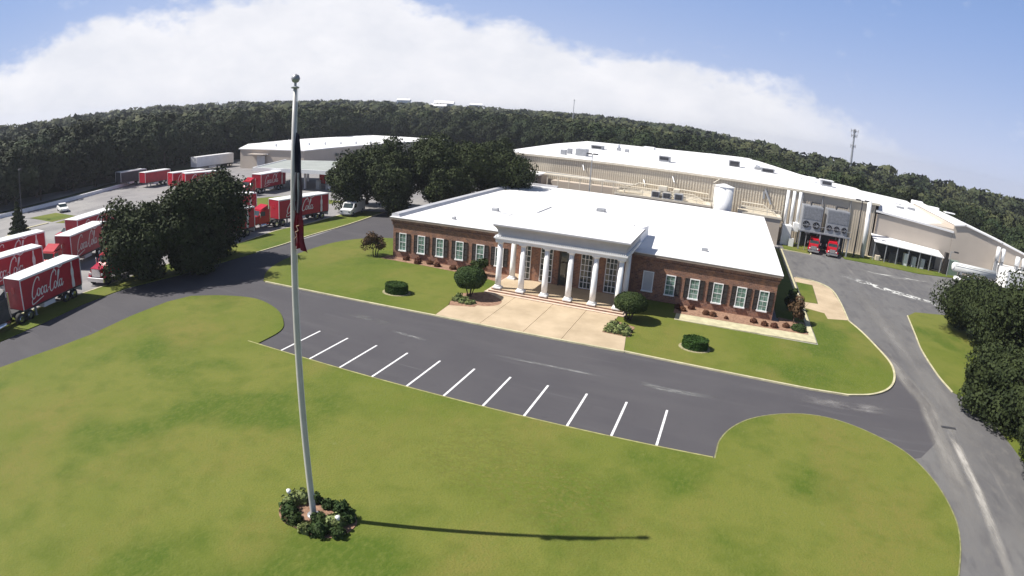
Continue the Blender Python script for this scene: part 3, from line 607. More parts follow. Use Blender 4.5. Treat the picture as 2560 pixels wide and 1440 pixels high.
# forest: near trees one by one, the rest as one mass
def forest():
    line = [(-112, -40), (-96, 0), (-100, 20), (-108, 50), (-122, 84), (-127, 118), (-127, 160), (-124, 205), (-60, 212), (-22, 175), (0, 176), (15, 186), (32, 196), (47, 150), (58, 122), (74, 128), (94, 118), (104, 96), (112, 60), (116, 20), (120, -40)]
    def polar(x, y): return math.degrees(math.atan2(x-CAM.x, y-CAM.y)), math.hypot(x-CAM.x, y-CAM.y)
    pol = [polar(*p) for p in line]; az_ = [p[0] for p in pol]; d_ = [p[1] for p in pol]
    near = lambda az: float(np.interp(az, az_, d_))
    protos = []
    for i in range(6):
        lb = lobes(200+i, 20, (1, 1, 1), (0, 0, 1.02), -.5, .38)
        V, k = leaf_cloud(4200, lobe_fn(lb, .75), .062, 300+i, out=1.5)
        V[:, 2] = np.maximum(V[:, 2], .05)
        me = mesh_from_arrays('crown', V, k, M['leaf2'])
        tm = MB().cyl((0, 0, 0), (0, 0, .9), .05, .03, 6).mesh('trunk', M['bark'])
        protos.append((me, tm))
    r = random.Random(5); trees = []
    # rows starting at the forest edge; spacing grows with distance
    for row in range(60):
        off = row*6.2 + max(0, row-8)*2.0+ max(0, row-18)*6
        az = -92.0
        while az < 52:
            d = near(az)+off+r.uniform(-2.4, 2.4); sp = 6.6+max(0, row-8)*.35
            trees.append((az, d, row)); az += math.degrees(sp/d)*(.8+.45*r.random())
    trees.sort(key=lambda t: t[2]*1000+t[1])
    cnt = 0; far = []
    for az, d, row in trees:
        if d > 1500: continue
        x = CAM.x+d*math.sin(R(az)); y = CAM.y+d*math.cos(R(az)); z = terrain_z(x, y)+.03
        if d <= 300:
            hmax = CAM.z+math.tan(R(treeline(az)-.25))*d   # local treeline height
            h = min(max(hmax, 11), 21)*(.84+.2*r.random())-(1.6 if row == 0 else 0)
        else: h = 14+5.5*r.random()
        w = h*(.36+.12*r.random())
        vis = -74 < az < 33
        if cnt < 285 and row < 3 and vis:
            zones = [(-66, 'at the far left beyond the white car'), (-59, 'above the far dark trailer'), (-54, 'beyond the short red trailers'), (-49, 'beyond the long white trailer'), (-42, 'beyond the beige depot and left of the flagpole'), (-34, 'beyond the beige depot and right of the flagpole'), (-24, 'above the middle tree cluster'), (-15, 'beyond the left end of the ribbed warehouse'), (-6, 'beyond the middle of the ribbed warehouse'), (3, 'beyond the right half of the ribbed warehouse'), (10, 'left of the phone mast'), (17, 'right of the phone mast'), (99, 'beyond the tan warehouse wing at the right')]
            side = next(n_ for a_, n_ in zones if az < a_); rw = ('front row', 'second row', 'third row')[row]
            t = empty('forest_tree', (x, y, z), r.random()*6.28); t.scale = (w, w*(.9+.2*r.random()), h/2.27)
            tag(t, 'dark forest tree, '+rw+', '+side, 'tree', rw+' forest trees '+side)
            me, tm = protos[r.randrange(6)]
            for nm, md in (('crown', me), ('trunk', tm)):
                o = bpy.data.objects.new(nm, md); scene.collection.objects.link(o); o.parent = t
            cnt += 1
        else: far.append((x, y, z, h, w, d))
    lows = []
    for i in range(5):
        lb = lobes(400+i, 12, (1, 1, 1), (0, 0, 1.0), -.6, .45); V, k = leaf_cloud(560, lobe_fn(lb, .85), .12, 500+i, out=1.5); lows.append(V)
    lo2 = []
    for i in range(4):
        lb = lobes(600+i, 6, (1, 1, .8), (0, 0, 1.1), -.9, .55); V, k = leaf_cloud(130, lobe_fn(lb, .9), .23, 700+i, out=1.8); lo2.append(V)
    acc = []; rr = np.random.RandomState(9)
    for x, y, z, h, w, d in far:
        V = lows[rr.randint(5)] if d < 330 else lo2[rr.randint(4)]
        w2 = w*(1.05 if d < 330 else 1.35); a = rr.rand()*6.28; c, s_ = math.cos(a), math.sin(a)
        acc.append(np.stack([x+(V[:, 0]*c-V[:, 1]*s_)*w2, y+(V[:, 0]*s_+V[:, 1]*c)*w2, z+V[:, 2]*h/2.27], 1))
    V = np.concatenate(acc); print('forest', cnt, len(far), len(V)//2)
    o = bpy.data.objects.new('far_forest', mesh_from_arrays('far_forest', V, 4, M['leaf3'])); scene.collection.objects.link(o)
    tag(o, 'dark green forest rolling away to the horizon behind the whole site', 'forest', kind='stuff')
forest()
# ------------------------------------------------------------------ brick office building
def office():
    b = empty('brick_building', (0, 0, 0)); tag(b, 'single storey red brick office with a flat white roof and white columned portico', 'building')
    FY = 29.3; x0, x1, yb = -8.1, 35.45, 73.2
    # walls with a corbelled top: courses step out
    w = MB().box(x0, x1, FY, yb, -.2, 3.9)
    w.build('wall', M['brick'], b)
    co = MB()
    for i, (z0, z1, o) in enumerate([(3.9, 4.02, .07), (4.06, 4.2, .14), (4.2, 4.34, .07), (4.34, 4.62, .2)]): co.box(x0-o, x1+o, FY-o, yb+o, z0, z1)
    co.box(x0-.02, x1+.02, FY-.02, yb+.02, 4.02, 4.06)
    co.build('brick_cornice', M['brick'], b)
    fa = MB(); z0, z1 = 4.62, 4.86
    for a in [(x0-.35, x1+.35, FY-.3, FY-.1), (x0-.35, x1+.35, yb+.1, yb+.3), (x0-.35, x0-.1, FY-.1, yb+.1), (x1+.1, x1+.35, FY-.1, yb+.1)]: fa.box(*a, z0, z1)
    fa.build('fascia', mat('fascia', (.3, .24, .2), .7, .15, 1), b)
    rf = MB().box(x0-.37, x1+.37, FY-.33, yb+.33, 4.862, 4.93); roof = rf.build('roof', M['roofwhite'], b)
    lp = MB().profx([(0, 0), (.0, .32), (.5, .45), (1.2, .36), (1.5, 0)], 0, 44.3)       # rounded parapet on the left and rear edge
    lp.v = [(x0-.35+y*.8, FY+.1+x*.99, 4.93+z) for x, y, z in lp.v]; lp.build('parapet', M['greypaint'], roof)
    rr = MB().box(x0, x0+7, yb-.4, yb+.2, 4.93, 5.3); rr.build('parapet', M['greypaint'], roof)
    rs = random.Random(3)
    for (x, y, sx, sy, h) in [(0, 41.2, .45, .3, .4), (4.8, 37.6, .15, .6, .1), (1.9, 40.1, .9, .12, .1), (3.2, 38.9, .5, .12, .1), (7.0, 40.4, .35, .9, .22), (11.6, 52.3, .6, .5, .45), (17.6, 39.5, .2, .6, .35), (27.3, 35.0, .35, .3, .3), (-1.5, 32.1, .2, .2, .35)]:
        MB().cbox(x-sx, x+sx, y-sy, y+sy, 4.93, 4.93+h, .04).build('roof_vent', M['galv'], roof)
    MB().tube([(4.9, 38.5, 4.99), (4.9, 50.0, 4.99)], .07).build('roof_pipe', M['greypaint'], roof)
    MB().tube([(15.8, 33.0, 7.3), (15.8, 33.0, 4.9)], .03).build('roof_pipe', M['white'], roof)
    MB().tube([(18.8, 34.6, 4.9), (18.8, 34.6, 6.3), (19.1, 34.9, 6.7), (19.3, 35, 6.4)], .06).build('roof_pipe', M['white'], roof)
    # windows
    def window(x, z0, z1, w, sh=(1, 1), blind=False):
        fr = MB(); t = .09; y0, y1 = FY-.10, FY+.02
        fr.box(x-w/2-t, x-w/2, y0, y1, z0, z1); fr.box(x+w/2, x+w/2+t, y0, y1, z0, z1); fr.box(x-w/2-t, x+w/2+t, y0, y1, z1, z1+t)
        if not blind: fr.box(x-w/2, x+w/2, y0+.03, y1, (z0+z1)/2-.035, (z0+z1)/2+.035)
        f = fr.build('window', M['white'], b)
        if blind: MB().box(x-w/2, x+w/2, FY-.05, FY-.003, z0, z1).build('panel', M['greypaint'], f)
        else:
            zm = (z0+z1)/2
            for a, c in ((z0, zm-.035), (zm+.035, z1)): MB().box(x-w/2+.002, x+w/2-.002, FY-.045, FY-.003, a, c).build('pane', M['paneglass'], f)
            g = MB()
            for a, c in ((z0, zm-.035), (zm+.035, z1)):
                g.box(x-.012, x+.012, FY-.065, FY-.047, a, c); g.box(x-w/2, x+w/2, FY-.064, FY-.048, (a+c)/2-.012, (a+c)/2+.012)
            g.build('muntin', M['white'], f)
        MB().box(x-w/2-.14, x+w/2+.14, FY-.2, FY-.005, z0-.13, z0-.002).build('sill', M['white'], f)
        for s_, on in zip((-1, 1), sh):
            if not on: continue
            xs = x+s_*(w/2+t+.27); sm = MB().box(xs-.24, xs-.19, FY-.07, FY-.002, z0-.05, z1+.08).box(xs+.19, xs+.24, FY-.07, FY-.002, z0-.05, z1+.08)
            for q in range(4):
                zz = z0-.05+(z1-z0+.06)*q/3; sm.box(xs-.19, xs+.19, FY-.07, FY-.002, zz, zz+.07)
            sh_ = sm.build('shutter', M['shutter'], b)
            lm = MB(); nl = 14
            for q in range(nl):
                zz = z0+(z1-z0)*q/nl; lm.add([(xs-.19, FY-.055, zz), (xs+.19, FY-.055, zz), (xs+.19, FY-.015, zz+.11), (xs-.19, FY-.015, zz+.11)], [(0, 1, 2, 3)])
            lm.build('louvre', M['shutter'], sh_)
    for x in (-6.72, -4.2, -1.75, .75, 3.3): window(x, 1.02, 2.98, .8)
    window(5.6, 1.02, 2.98, .8, (1, 1))
    window(22.1, 1.02, 2.98, .95, (0, 0), True)
    for i, x in enumerate((24.45, 26.95, 29.4, 31.85, 34.2)): window(x, .98, 2.92, .85, (0 if i == 0 else 1, 1))
    # pilaster strips of brick between windows
    # portico ------------------------------------------------------------
    PX0, PX1 = 7.55, 20.75; fl = .45
    MB().box(7.0, 21.2, 22.1, 30.2, -.2, .15).build('step', M['step'], b)
    MB().box(7.3, 20.95, 22.5, 30.1, .152, .3).build('step', M['step'], b)
    MB().box(7.5, 20.8, 22.85, 30.0, .302, fl).build('floor', M['concrete'], b)
    for (a, c, y, z0, z1) in ((7.0, 21.2, 22.1, .0, .12), (7.3, 20.95, 22.5, .152, .27), (7.5, 20.8, 22.85, .302, .42)): MB().box(a+.01, c-.01, y-.015, y+.01, z0, z1).build('riser', M['brick'], b)
    # inner wall and returns
    iy = 27.6
    MB().box(8.75, 20.3, iy, 29.2, fl+.002, 5.2).build('portico_wall', M['brick'], b)
    def tall(xa, xb, cols=3, rows=6):
        z0, z1 = .55, 4.35; fm = MB(); y0 = iy-.09; t = .07
        fm.box(xa, xa+t, y0, iy+.01, z0, z1); fm.box(xb-t, xb, y0, iy+.01, z0, z1); fm.box(xa+t, xb-t, y0, iy+.01, z1-t, z1); fm.box(xa+t, xb-t, y0, iy+.01, z0, z0+t)
        f = fm.build('tall_window', M['white'], b); cw = (xb-xa-2*t)/cols; rh = (z1-z0-2*t)/rows; g = MB()
        for c in range(1, cols): g.box(xa+t+c*cw-.03, xa+t+c*cw+.03, y0+.01, iy-.012, z0+t, z1-t)
        for r_ in range(1, rows): g.box(xa+t, xb-t, y0+.016, iy-.014, z0+t+r_*rh-.03, z0+t+r_*rh+.03)
        g.build('muntin', M['white'], f)
        for c in range(cols):
            for r_ in range(rows): MB().box(xa+t+c*cw+.03, xa+t+(c+1)*cw-.03, iy-.04, iy-.004, z0+t+r_*rh+.03, z0+t+(r_+1)*rh-.03).build('pane', M['glass'], f)
    for a, c in ((8.95, 9.85), (10.9, 12.25)): tall(a, c, 2 if a < 10 else 3)
    tall(15.25, 16.5, 3); tall(17.85, 19.1, 3)
    d = MB().box(12.95, 13.1, iy-.14, iy, fl, 4.1).box(14.35, 14.5, iy-.14, iy, fl, 4.1).box(13.1, 14.35, iy-.14, iy, 4.0, 4.15).box(13.1, 14.35, iy-.1, iy, 2.9, 3.05).build('entrance_door', M['shutter'], b)
    MB().box(13.1, 13.7, iy-.06, iy-.01, fl+.1, 2.9).build('door_leaf', M['glass'], d); MB().box(13.75, 14.35, iy-.06, iy-.01, fl+.1, 2.9).build('door_leaf', M['glass'], d)
    MB().box(13.1, 14.35, iy-.06, iy-.01, 3.05, 4.0).build('transom', M['glass'], d)
    MB().cyl((13.64, iy-.1, 1.4), (13.64, iy-.1, 1.75), .03, .03, 6).build('handle', M['chrome'], d)
    # columns
    def column(x, y, top=5.28):
        c = MB().lathe((x, y, 0), [(.3, fl+.34), (.29, 1.8), (.25, top-.3)], 20).build('column', M['white'], b, True)
        MB().cbox(x-.42, x+.42, y-.42, y+.42, fl, fl+.16, .03).lathe((x, y, 0), [(.38, fl+.16), (.39, fl+.24), (.31, fl+.34)], 20).build('base', M['white'], c)
        MB().lathe((x, y, 0), [(.26, top-.3), (.28, top-.24), (.34, top-.14)], 20).cbox(x-.37, x+.37, y-.37, y+.37, top-.14, top-.003, .02).build('capital', M['white'], c)
    for i in range(6): column(8.05+i*2.425, 23.15)
    column(8.05, 27.1); column(20.18, 27.1)
    # entablature
    e = MB().box(7.65, 20.6, 22.75, 30.5, 5.28, 5.5).build('architrave', M['white'], b)
    MB().box(7.6, 20.65, 22.7, 30.5, 5.502, 5.56).box(7.5, 20.75, 22.6, 30.5, 5.562, 5.7).build('moulding', M['white'], e)
    dn = MB()
    for i in range(64): x = 7.72+i*.2025; dn.box(x, x+.1, 22.6, 22.72, 5.7, 5.79)
    for i in range(38): y = 22.9+i*.2; dn.box(7.5, 7.6, y, y+.1, 5.7, 5.79); dn.box(20.65, 20.75, y, y+.1, 5.7, 5.79)
    tag(dn.build('dentils', M['white'], e), kind='stuff')
    # cove cornice flaring outwards to the top, swept round three sides
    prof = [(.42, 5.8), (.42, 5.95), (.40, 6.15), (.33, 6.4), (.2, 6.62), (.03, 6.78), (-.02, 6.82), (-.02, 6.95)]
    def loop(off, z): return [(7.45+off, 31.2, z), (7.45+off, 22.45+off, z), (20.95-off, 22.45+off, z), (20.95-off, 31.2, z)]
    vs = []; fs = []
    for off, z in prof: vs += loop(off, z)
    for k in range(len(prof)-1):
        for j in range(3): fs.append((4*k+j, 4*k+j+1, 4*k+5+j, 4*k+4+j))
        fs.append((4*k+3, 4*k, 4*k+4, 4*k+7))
    MB().add(vs, fs).build('cove_cornice', mat('cornice_shade_grey', (.37, .37, .39), .6, .05, 1), b)  # grey is darkened to carry the shade on the overhanging cove
    MB().box(7.75, 20.65, 22.8, 31.1, 5.79, 5.82).build('cornice_shelf', M['white'], b)
    MB().box(7.5, 20.9, 22.5, 31.3, 6.92, 6.98).build('portico_roof', M['roofwhite'], b)
    MB().profx([(31.202, 4.94), (31.202, 6.9), (39, 6.1), (39, 4.94)], 8.0, 20.3).build('roof_block', M['roofwhite'], b)
    MB().box(7.9, 20.5, 22.9, 30.4, 5.2, 5.279).build('ceiling', M['white'], b)
office()

# ------------------------------------------------------------------ warehouse
def ribs(mb, x0, x1, y, z0, z1, step=.6, w=.12, d=.07):
    x = x0
    while x < x1: mb.box(x, x+w, y-d, y-.001, z0, z1); x += step
def warehouse():
    b = empty('metal_warehouse', (0, 0, 0)); tag(b, 'long cream ribbed metal warehouse with a wide flat white roof behind the office', 'warehouse')
    W = 82.3
    MB().box(-15.5, 57.5, W, 118, -.2, 9.95).build('wall', M['tan'], b)
    n = 0; x = -15.4
    rib = MB().box(0, .2, -.12, -.001, 0, 4.9).mesh('rib', M['beam'])
    top = MB().box(0, .2, -.12, -.001, 4.0, 9.9).mesh('rib', M['beam'])
    while x < 40:
        o = bpy.data.objects.new('rib', top); scene.collection.objects.link(o); o.parent = b; o.location = (x, W, 0); x += .52 if x > 18 else .42; n += 1
        if n > 200: break
    sh = MB(); ribs(sh, 40.5, 57.3, W, 0, 9.9, .45, .08, .05); tag(sh.build('fine_ribs', M['tan'], b), kind='stuff')
    rf = MB().add([(-16, 82, 9.98), (58, 82, 9.98), (60.5, 92, 10.2), (59, 111, 10.6), (52, 117, 10.7), (47, 126, 10.8), (42, 150, 10.9), (35, 190, 10.9), (12, 168, 10.9), (0, 160, 10.9), (-17, 158, 10.8), (-17, 122, 10.6)],
                  [(0, 1, 2), (0, 2, 3), (0, 3, 4), (0, 4, 5), (0, 5, 11), (5, 6, 10), (5, 10, 11), (6, 8, 9), (6, 9, 10), (6, 7, 8)]).build('roof', M['roofwhite'], b)
    bd = [(58, 82.1), (60.5, 92), (59, 111), (52, 117), (47, 126), (42, 150), (35, 190), (12, 168), (0, 160), (-17, 158), (-17, 122), (-16, 82.1)]
    zz = [9.98, 10.2, 10.6, 10.7, 10.8, 10.9, 10.9, 10.9, 10.9, 10.8, 10.6, 9.98]
    sk = MB(); vs = []; fs = []
    for (x, y), z in zip(bd, zz): vs += [(x, y, -1), (x, y, z-.01)]
    for i in range(len(bd)-1): k = 2*i; fs.append((k, k+2, k+3, k+1))
    sk.add(vs, fs).build('rear_wall', M['tan2'], b)
    MB().box(-16.2, 58.2, 81.85, 82.1, 9.6, 9.96).build('gutter', M['beam'], b)
    for x in (43.2, 47.0, 52.5): MB().tube([(x, 82.1, 9.6), (x, 82.1, 3)], .09, 6).build('downpipe', M['galv'], b)
    MB().box(35.6, 36.0, 82.0, 82.15, 7.2, 8.6).cyl((35.9, 81.9, 9.0), (37.3, 81.6, 6.4), .22, .22, 8).build('wall_duct', M['galv'], b)
    MB().tube([(27.3, 82.0, 9.6), (26.2, 81.5, 8.8)], .12, 6).build('wall_duct', M['beam'], b)
    for x, z in ((13.0, 6.5), (18.4, 7.8), (1.0, 7.9)): MB().tube([(x, 82.1, z+1), (x+.5, 81.3, z)], .12, 6).build('wall_duct', M['galv'], b)
    # rooftop units
    for (x, y, sx, sy, h, mt_) in [(-1.5, 90.5, 1.4, 1.2, 1.3, 'galv'), (-4.9, 88.5, .7, .5, .7, 'galv'), (-4.7, 92.5, .6, .5, .9, 'galv'), (-4.5, 118, 1.8, 1.4, 1.2, 'galv'), (-3.8, 135, 2, 1.5, 1.4, 'white'), (.5, 120, .6, .5, 1, 'galv'), (3, 118, .6, .5, 1, 'galv'),
                                   (4.2, 150, 2, 1.5, 1.2, 'white'), (14.5, 101, 1.5, 1.3, 1.3, 'galv'), (24, 150, 2.4, 1.5, 1.6, 'white'), (29.8, 117, 1.7, 1.4, 1.9, 'galv'), (35.8, 118, 1.3, 1.2, .9, 'galv'), (37.8, 113, 2.0, 1.2, 1.3, 'galv'), (44.2, 110, 1.7, 1.2, 1.0, 'white'), (47.5, 105, 1, 1, 1.3, 'white'), (50.2, 101, 1.5, 1.2, 1.3, 'galv'), (36.5, 125, .8, 6, .7, 'galv'), (34.9, 135, 1, 4, 2, 'white')]:
        sx *= .8; h *= .75; u_ = MB().cbox(x-sx, x+sx, y-sy, y+sy, 10.05, 10.6+h, .06).build('rooftop_unit', M[mt_], b)
        if sx > 1.2 and mt_ == 'galv':
            MB().box(x-sx-.3, x+sx+.3, y-sy-.3, y+sy+.3, 10.62+h, 10.72+h).build('hood', M['white'], u_)
            MB().box(x-sx*.8, x+sx*.8, y-sy-.05, y-sy-.003, 10.75, 10.4+h).build('grille', M['dark'], u_)
warehouse()
def right_building():
    b = empty('tan_warehouse', (0, 0, 0)); tag(b, 'plain tan warehouse wing with stepped white roofs at the right, behind the loading canopy', 'warehouse')
    W = 82.3
    MB().prism([(57.9, W), (74.2, W), (74.2, 118), (61.5, 118)], -.2, 8.1).build('wall', M['tan2'], b)
    MB().profx([(0, 0), (0, 1), (.3, 1), (.3, 0)], 0, 1).build('downpipe', M['galv'], b, loc=(58.5, 82, 3))
    lo = MB().add([(57.6, 82.0, 8.75), (74.3, 82.0, 7.7), (74.3, 118, 9.5), (61.5, 118, 9.9), (57.6, 82.3, 8.0), (74.3, 82.3, 7.2)], [(0, 1, 2, 3)])
    lo.add([(57.6, 82.0, 8.4), (74.3, 82.0, 7.35), (74.3, 82.0, 7.7), (57.6, 82.0, 8.75)], [(0, 1, 2, 3)])
    r = lo.build('roof', M['roofwhite'], b)
    vs = [(74.25, W-.02, 0), (74.25, W-.02, 8.9), (76.6, W-.02, 9.35), (85.6, W-.02, 7.55), (92, W-.02, 6.2), (97, W-.02, 5.2), (97, W-.02, 0)]
    back = [(x, 112, z+.6 if z else 0) for x, y, z in vs]; n = len(vs)
    MB().add(vs+back, [tuple(range(n-1, -1, -1))]+[(0, 1, n+1, n)]+[(5, 6, n+6, n+5)]).build('wall', M['tan2'], b)
    rr = MB()
    for i in range(1, 5):
        a, c = vs[i], vs[i+1]; rr.add([(a[0]-.1, W-.35, a[2]+.05), (c[0]+.1, W-.35, c[2]+.05), (c[0]+.1, 112, c[2]+.75), (a[0]-.1, 112, a[2]+.75), (a[0]-.1, W-.35, a[2]-.2), (c[0]+.1, W-.35, c[2]-.2)], [(0, 1, 2, 3), (4, 5, 1, 0)])
    rr.build('roof', M['roofwhite'], b)
    for x, y in ((75.5, 112), (80, 112), (84.5, 112)): MB().cbox(x-1.4, x+1.4, y, y+1.5, 9.2, 10.4 - (x-75)*.14, .1).build('rooftop_unit', M['white'], b)
    for x, y in ((66.5, 96), (70, 99), (68.0, 104)): MB().cbox(x-.9, x+.9, y, y+.6, 8.6, 9.3, .05).build('rooftop_unit', M['galv'], b)
right_building()
def plant():
    # silo
    t = empty('white_silo', (28.3, 77, 0)); tag(t, 'white cylindrical silo with a conical cap rising behind the office roof', 'silo')
    MB().lathe((0, 0, 0), [(1.75, 0), (1.75, 8.8)], 28).build('shell', M['white'], t, True); MB().lathe((0, 0, 0), [(1.9, 8.8), (.3, 9.25)], 28).build('cap', M['white'], t)
    MB().tube([(-1.6, -.9, 0), (-1.6, -.9, 9)], .05).tube([(-1.9, -.7, 0), (-1.9, -.7, 9)], .05).build('ladder', M['beam'], t)
    # low plant room whose roof carries pipework
    def deck(name, x0, x1, y0, y1, z, label, rails=True, seed=1):
        t = empty(name, (0, 0, 0)); tag(t, label, 'equipment platform')
        MB().box(x0, x1, y0, y1, 0, z-.35).build('wall', M['tan2'], t); MB().box(x0-.2, x1+.2, y0-.2, y1+.1, z-.35, z).build('deck', M['beam'], t)
        n = max(2, int((x1-x0)/2.4)); r = random.Random(seed)
        for i in range(n+1): x = x0+(x1-x0)*i/n; MB().box(x-.05, x+.05, y0-.05, y0+.05, z, z+1.1).build('post', M['beam'], t)
        MB().tube([(x0, y0, z+1.1), (x1, y0, z+1.1)], .05).build('rail', M['beam'], t); MB().tube([(x0, y0, z+.55), (x1, y0, z+.55)], .04).build('rail', M['beam'], t)
        for k in range(4):
            y = y0+1.0+k*.75; zz = z+.35+r.random()*1.2; c = [(x0+.3, y, zz), (x1-.8-r.random()*3, y, zz), (x1-.8, y, z)]
            MB().tube(c, .09+.05*r.random(), 7).build('pipe', M['beam'], t)
        return t
    t = deck('pipe_deck', 8.9, 26.2, 76.2, 81.5, 5.15, 'cream steel platform crowded with pipes and small units left of the silo')
    for x, y, s_, m_ in ((16.2, 76.9, .75, 'galv'), (18.2, 76.9, .75, 'galv'), (20.4, 76.9, .8, 'galv'), (17.2, 79, .8, 'beam'), (19.7, 79.2, .6, 'beam')):
        u_ = MB().cbox(x-s_, x+s_, y-s_, y+s_, 5.15, 5.15+1.5*s_+ (.8 if m_ == 'beam' else 0), .05).build('cooling_unit', M[m_], t)
        MB().box(x-s_*.75, x+s_*.75, y-s_-.04, y-s_-.003, 5.35, 5.1+1.4*s_).build('grille', M['dark'], u_)
    MB().tube([(9.2, 76.3, 5.6), (12.5, 80.5, 6.9), (14, 80.6, 6.9), (25.5, 80.6, 6.6)], .14, 8).build('pipe', M['beam'], t)
    t = deck('pipe_deck', 31.4, 39.0, 76.6, 81.5, 4.9, 'cream steel platform with pipes between the silo and the tall vent stacks', seed=4)
    # pipe bridge
    t = empty('pipe_bridge', (0, 0, 0)); tag(t, 'cream pipe bridge on posts along the warehouse wall behind the office roof', 'pipe rack')
    for i in range(8):
        x = -4.2+i*2.1; MB().box(x-.08, x+.08, 76.4, 76.56, 0, 6.75).build('post', M['beam'], t)
    MB().box(-5, 12, 76.3, 76.7, 6.75, 6.95).build('beam', M['beam'], t)
    for k in range(4): MB().tube([(-5, 76.9+k*.4, 6.9+.1*k), (12.4, 76.9+k*.4, 6.9-.05*k)], .1, 7).build('pipe', M['beam' if k != 2 else 'galv'], t)
    MB().box(-4.4, 8.7, 79.5, 82, 0, 5.5).build('plant_room', M['tan2'], t)
    # small canopy
    t = empty('side_canopy', (0, 0, 0)); tag(t, 'small white flat canopy at the left end of the ribbed warehouse wall', 'canopy')
    MB().box(-9.4, -5.6, 76.2, 81.8, 6.5, 6.75).build('roof', M['white'], t); MB().box(-8.9, -5.9, 78, 81.9, 0, 6.5).build('wall', M['tan2'], t); MB().box(-8.7, -8.5, 76.3, 76.5, 0, 6.5).build('post', M['white'], t)
    # vent stacks
    t = empty('vent_stacks', (41.2, 79.5, 0)); tag(t, 'three tall white vent stacks on a white plant box beside the grey chillers', 'vent stack')
    for k in range(3): MB().cyl((-1.1+k*1.15, .2, 3.2), (-1.1+k*1.15, .2, 9.7), .3, .3, 12).build('stack', M['white'], t, True)
    MB().cbox(-1.5, .3, -1.4, .8, 0, 3.6, .08).cbox(.5, 1.7, -.4, .8, 2.6, 4.2, .08).box(.0, .9, -2.2, -1.5, 0, 1.5).build('plant_box', M['white'], t)
    MB().box(-5.2, -1.9, .8, 1.2, .5, 3.9).build('dark_opening', M['dark'], t); MB().box(-5.6, -1.7, .3, .9, 3.9, 4.3).build('lintel', M['beam'], t)
    # chillers on a steel frame
    t = empty('steel_stand', (0, 0, 0)); tag(t, 'grey steel stand that carries the two large chillers above the red truck cabs', 'steel stand')
    for x in (42.9, 46.6, 50.2, 51.9):
        for y in (76.2, 79.8): MB().box(x-.12, x+.12, y-.12, y+.12, 0, 3.3).build('leg', M['galv'], t)
    MB().box(42.6, 52.2, 76.0, 80.0, 3.3, 3.55).build('platform', M['galv'], t)
    MB().box(43.2, 51.7, 79.9, 80.1, .2, 3.2).build('stand_shade_sheet', M['dark'], t)  # dark sheet added for the gloom beneath the platform
    MB().tube([(42.7, 76.0, 4.5), (52.2, 76.0, 4.5)], .05).build('rail', M['galv'], t)
    for i, (x0, x1, nf) in enumerate([(42.8, 46.5, 2), (47.3, 51.5, 3)]):
        c = empty('chiller', (x0, 76.4, 3.55)); L_ = x1-x0; tag(c, ('left grey chiller with two dark fans on the steel stand', 'right grey chiller with three dark fans on the steel stand')[i], 'chiller')
        MB().cbox(0, L_, 0, 3.2, 0, 4.3, .05).build('casing', M['galv'], c)
        MB().box(.25, L_-.25, -.05, -.003, 2.0, 4.05).build('louvre_panel', mat('coil', (.2, .21, .23), .5, .2, 3), c)
        rd = .62 if nf == 2 else .5
        for k in range(nf):
            cx = L_*(k+.5)/nf; f = MB().cyl((cx, -.02, 1.05), (cx, -.035, 1.05), rd*.98, rd*.98, 20); N_ = 20
            for j in range(N_):
                a0, a1 = 2*math.pi*j/N_, 2*math.pi*(j+1)/N_
                f.add([(cx+rd*math.cos(a0), -.16, 1.05+rd*math.sin(a0)), (cx+rd*math.cos(a1), -.16, 1.05+rd*math.sin(a1)), (cx+rd*.72*math.cos(a1), -.16, 1.05+rd*.72*math.sin(a1)), (cx+rd*.72*math.cos(a0), -.16, 1.05+rd*.72*math.sin(a0)),
                       (cx+rd*math.cos(a0), -.003, 1.05+rd*math.sin(a0)), (cx+rd*math.cos(a1), -.003, 1.05+rd*math.sin(a1))], [(0, 1, 2, 3), (4, 5, 1, 0)])
            fo = f.build('fan', M['black'], c)
            h = MB()
            for j in range(5):
                a0 = 2*math.pi*j/5; h.add([(cx, -.08, 1.05), (cx+rd*.7*math.cos(a0), -.1, 1.05+rd*.7*math.sin(a0)), (cx+rd*.7*math.cos(a0+.6), -.05, 1.05+rd*.7*math.sin(a0+.6))], [(0, 1, 2)])
            h.build('blade', M['galv'], fo)
        MB().tube([(L_*.4, 1, 4.3), (L_*.4, 1, 4.9), (L_*.9, 1, 4.9)], .14, 8).build('pipe', M['dark'], c)
    # big white downpipe column
    t = tag(MB().cyl((55.9, 80, 0), (55.6, 80, 10.9), .42, .42, 14).build('white_duct', M['white'], None, True), 'thick white vertical duct at the joint of the two warehouses', 'duct')
    # canopy on the right
    t = empty('loading_canopy', (0, 0, 0)); tag(t, 'long low white lean-to canopy along the tan warehouse wall', 'canopy')
    MB().add([(57.3, 78.2, 3.55), (71.8, 78.2, 3.0), (71.8, 82.2, 3.6), (57.3, 82.2, 4.4), (57.3, 78.2, 3.4), (71.8, 78.2, 2.85)], [(0, 1, 2, 3), (4, 5, 1, 0)]).build('roof', M['roofwhite'], t)
    for i in range(7): x = 57.6+i*2.3; MB().box(x-.07, x+.07, 78.3, 78.45, 0, 3.3-.02*i).build('post', M['galv'], t)
    MB().box(57.8, 71.5, 82.0, 82.2, 0, 3.5).build('canopy_shade_sheet', M['dark'], t)  # flat dark sheet standing in for the shade under the canopy
    bx = [(58.8, .5, .9, 'tan', 'small tan pump box at the left end under the loading canopy'), (61.9, .9, 1.9, 'dark', 'dark cabinet under the loading canopy, left of the white bins'), (64.3, .38, 2.2, 'white', 'tall white cabinet under the loading canopy'), (66.1, .42, 1.9, 'greypaint', 'grey cabinet right of the tall white one under the canopy'), (67.9, .42, 1.8, 'greypaint', 'second grey cabinet from the right under the canopy'), (69.5, .5, 1.6, 'shutter', 'brown cabinet under the right end of the canopy')]
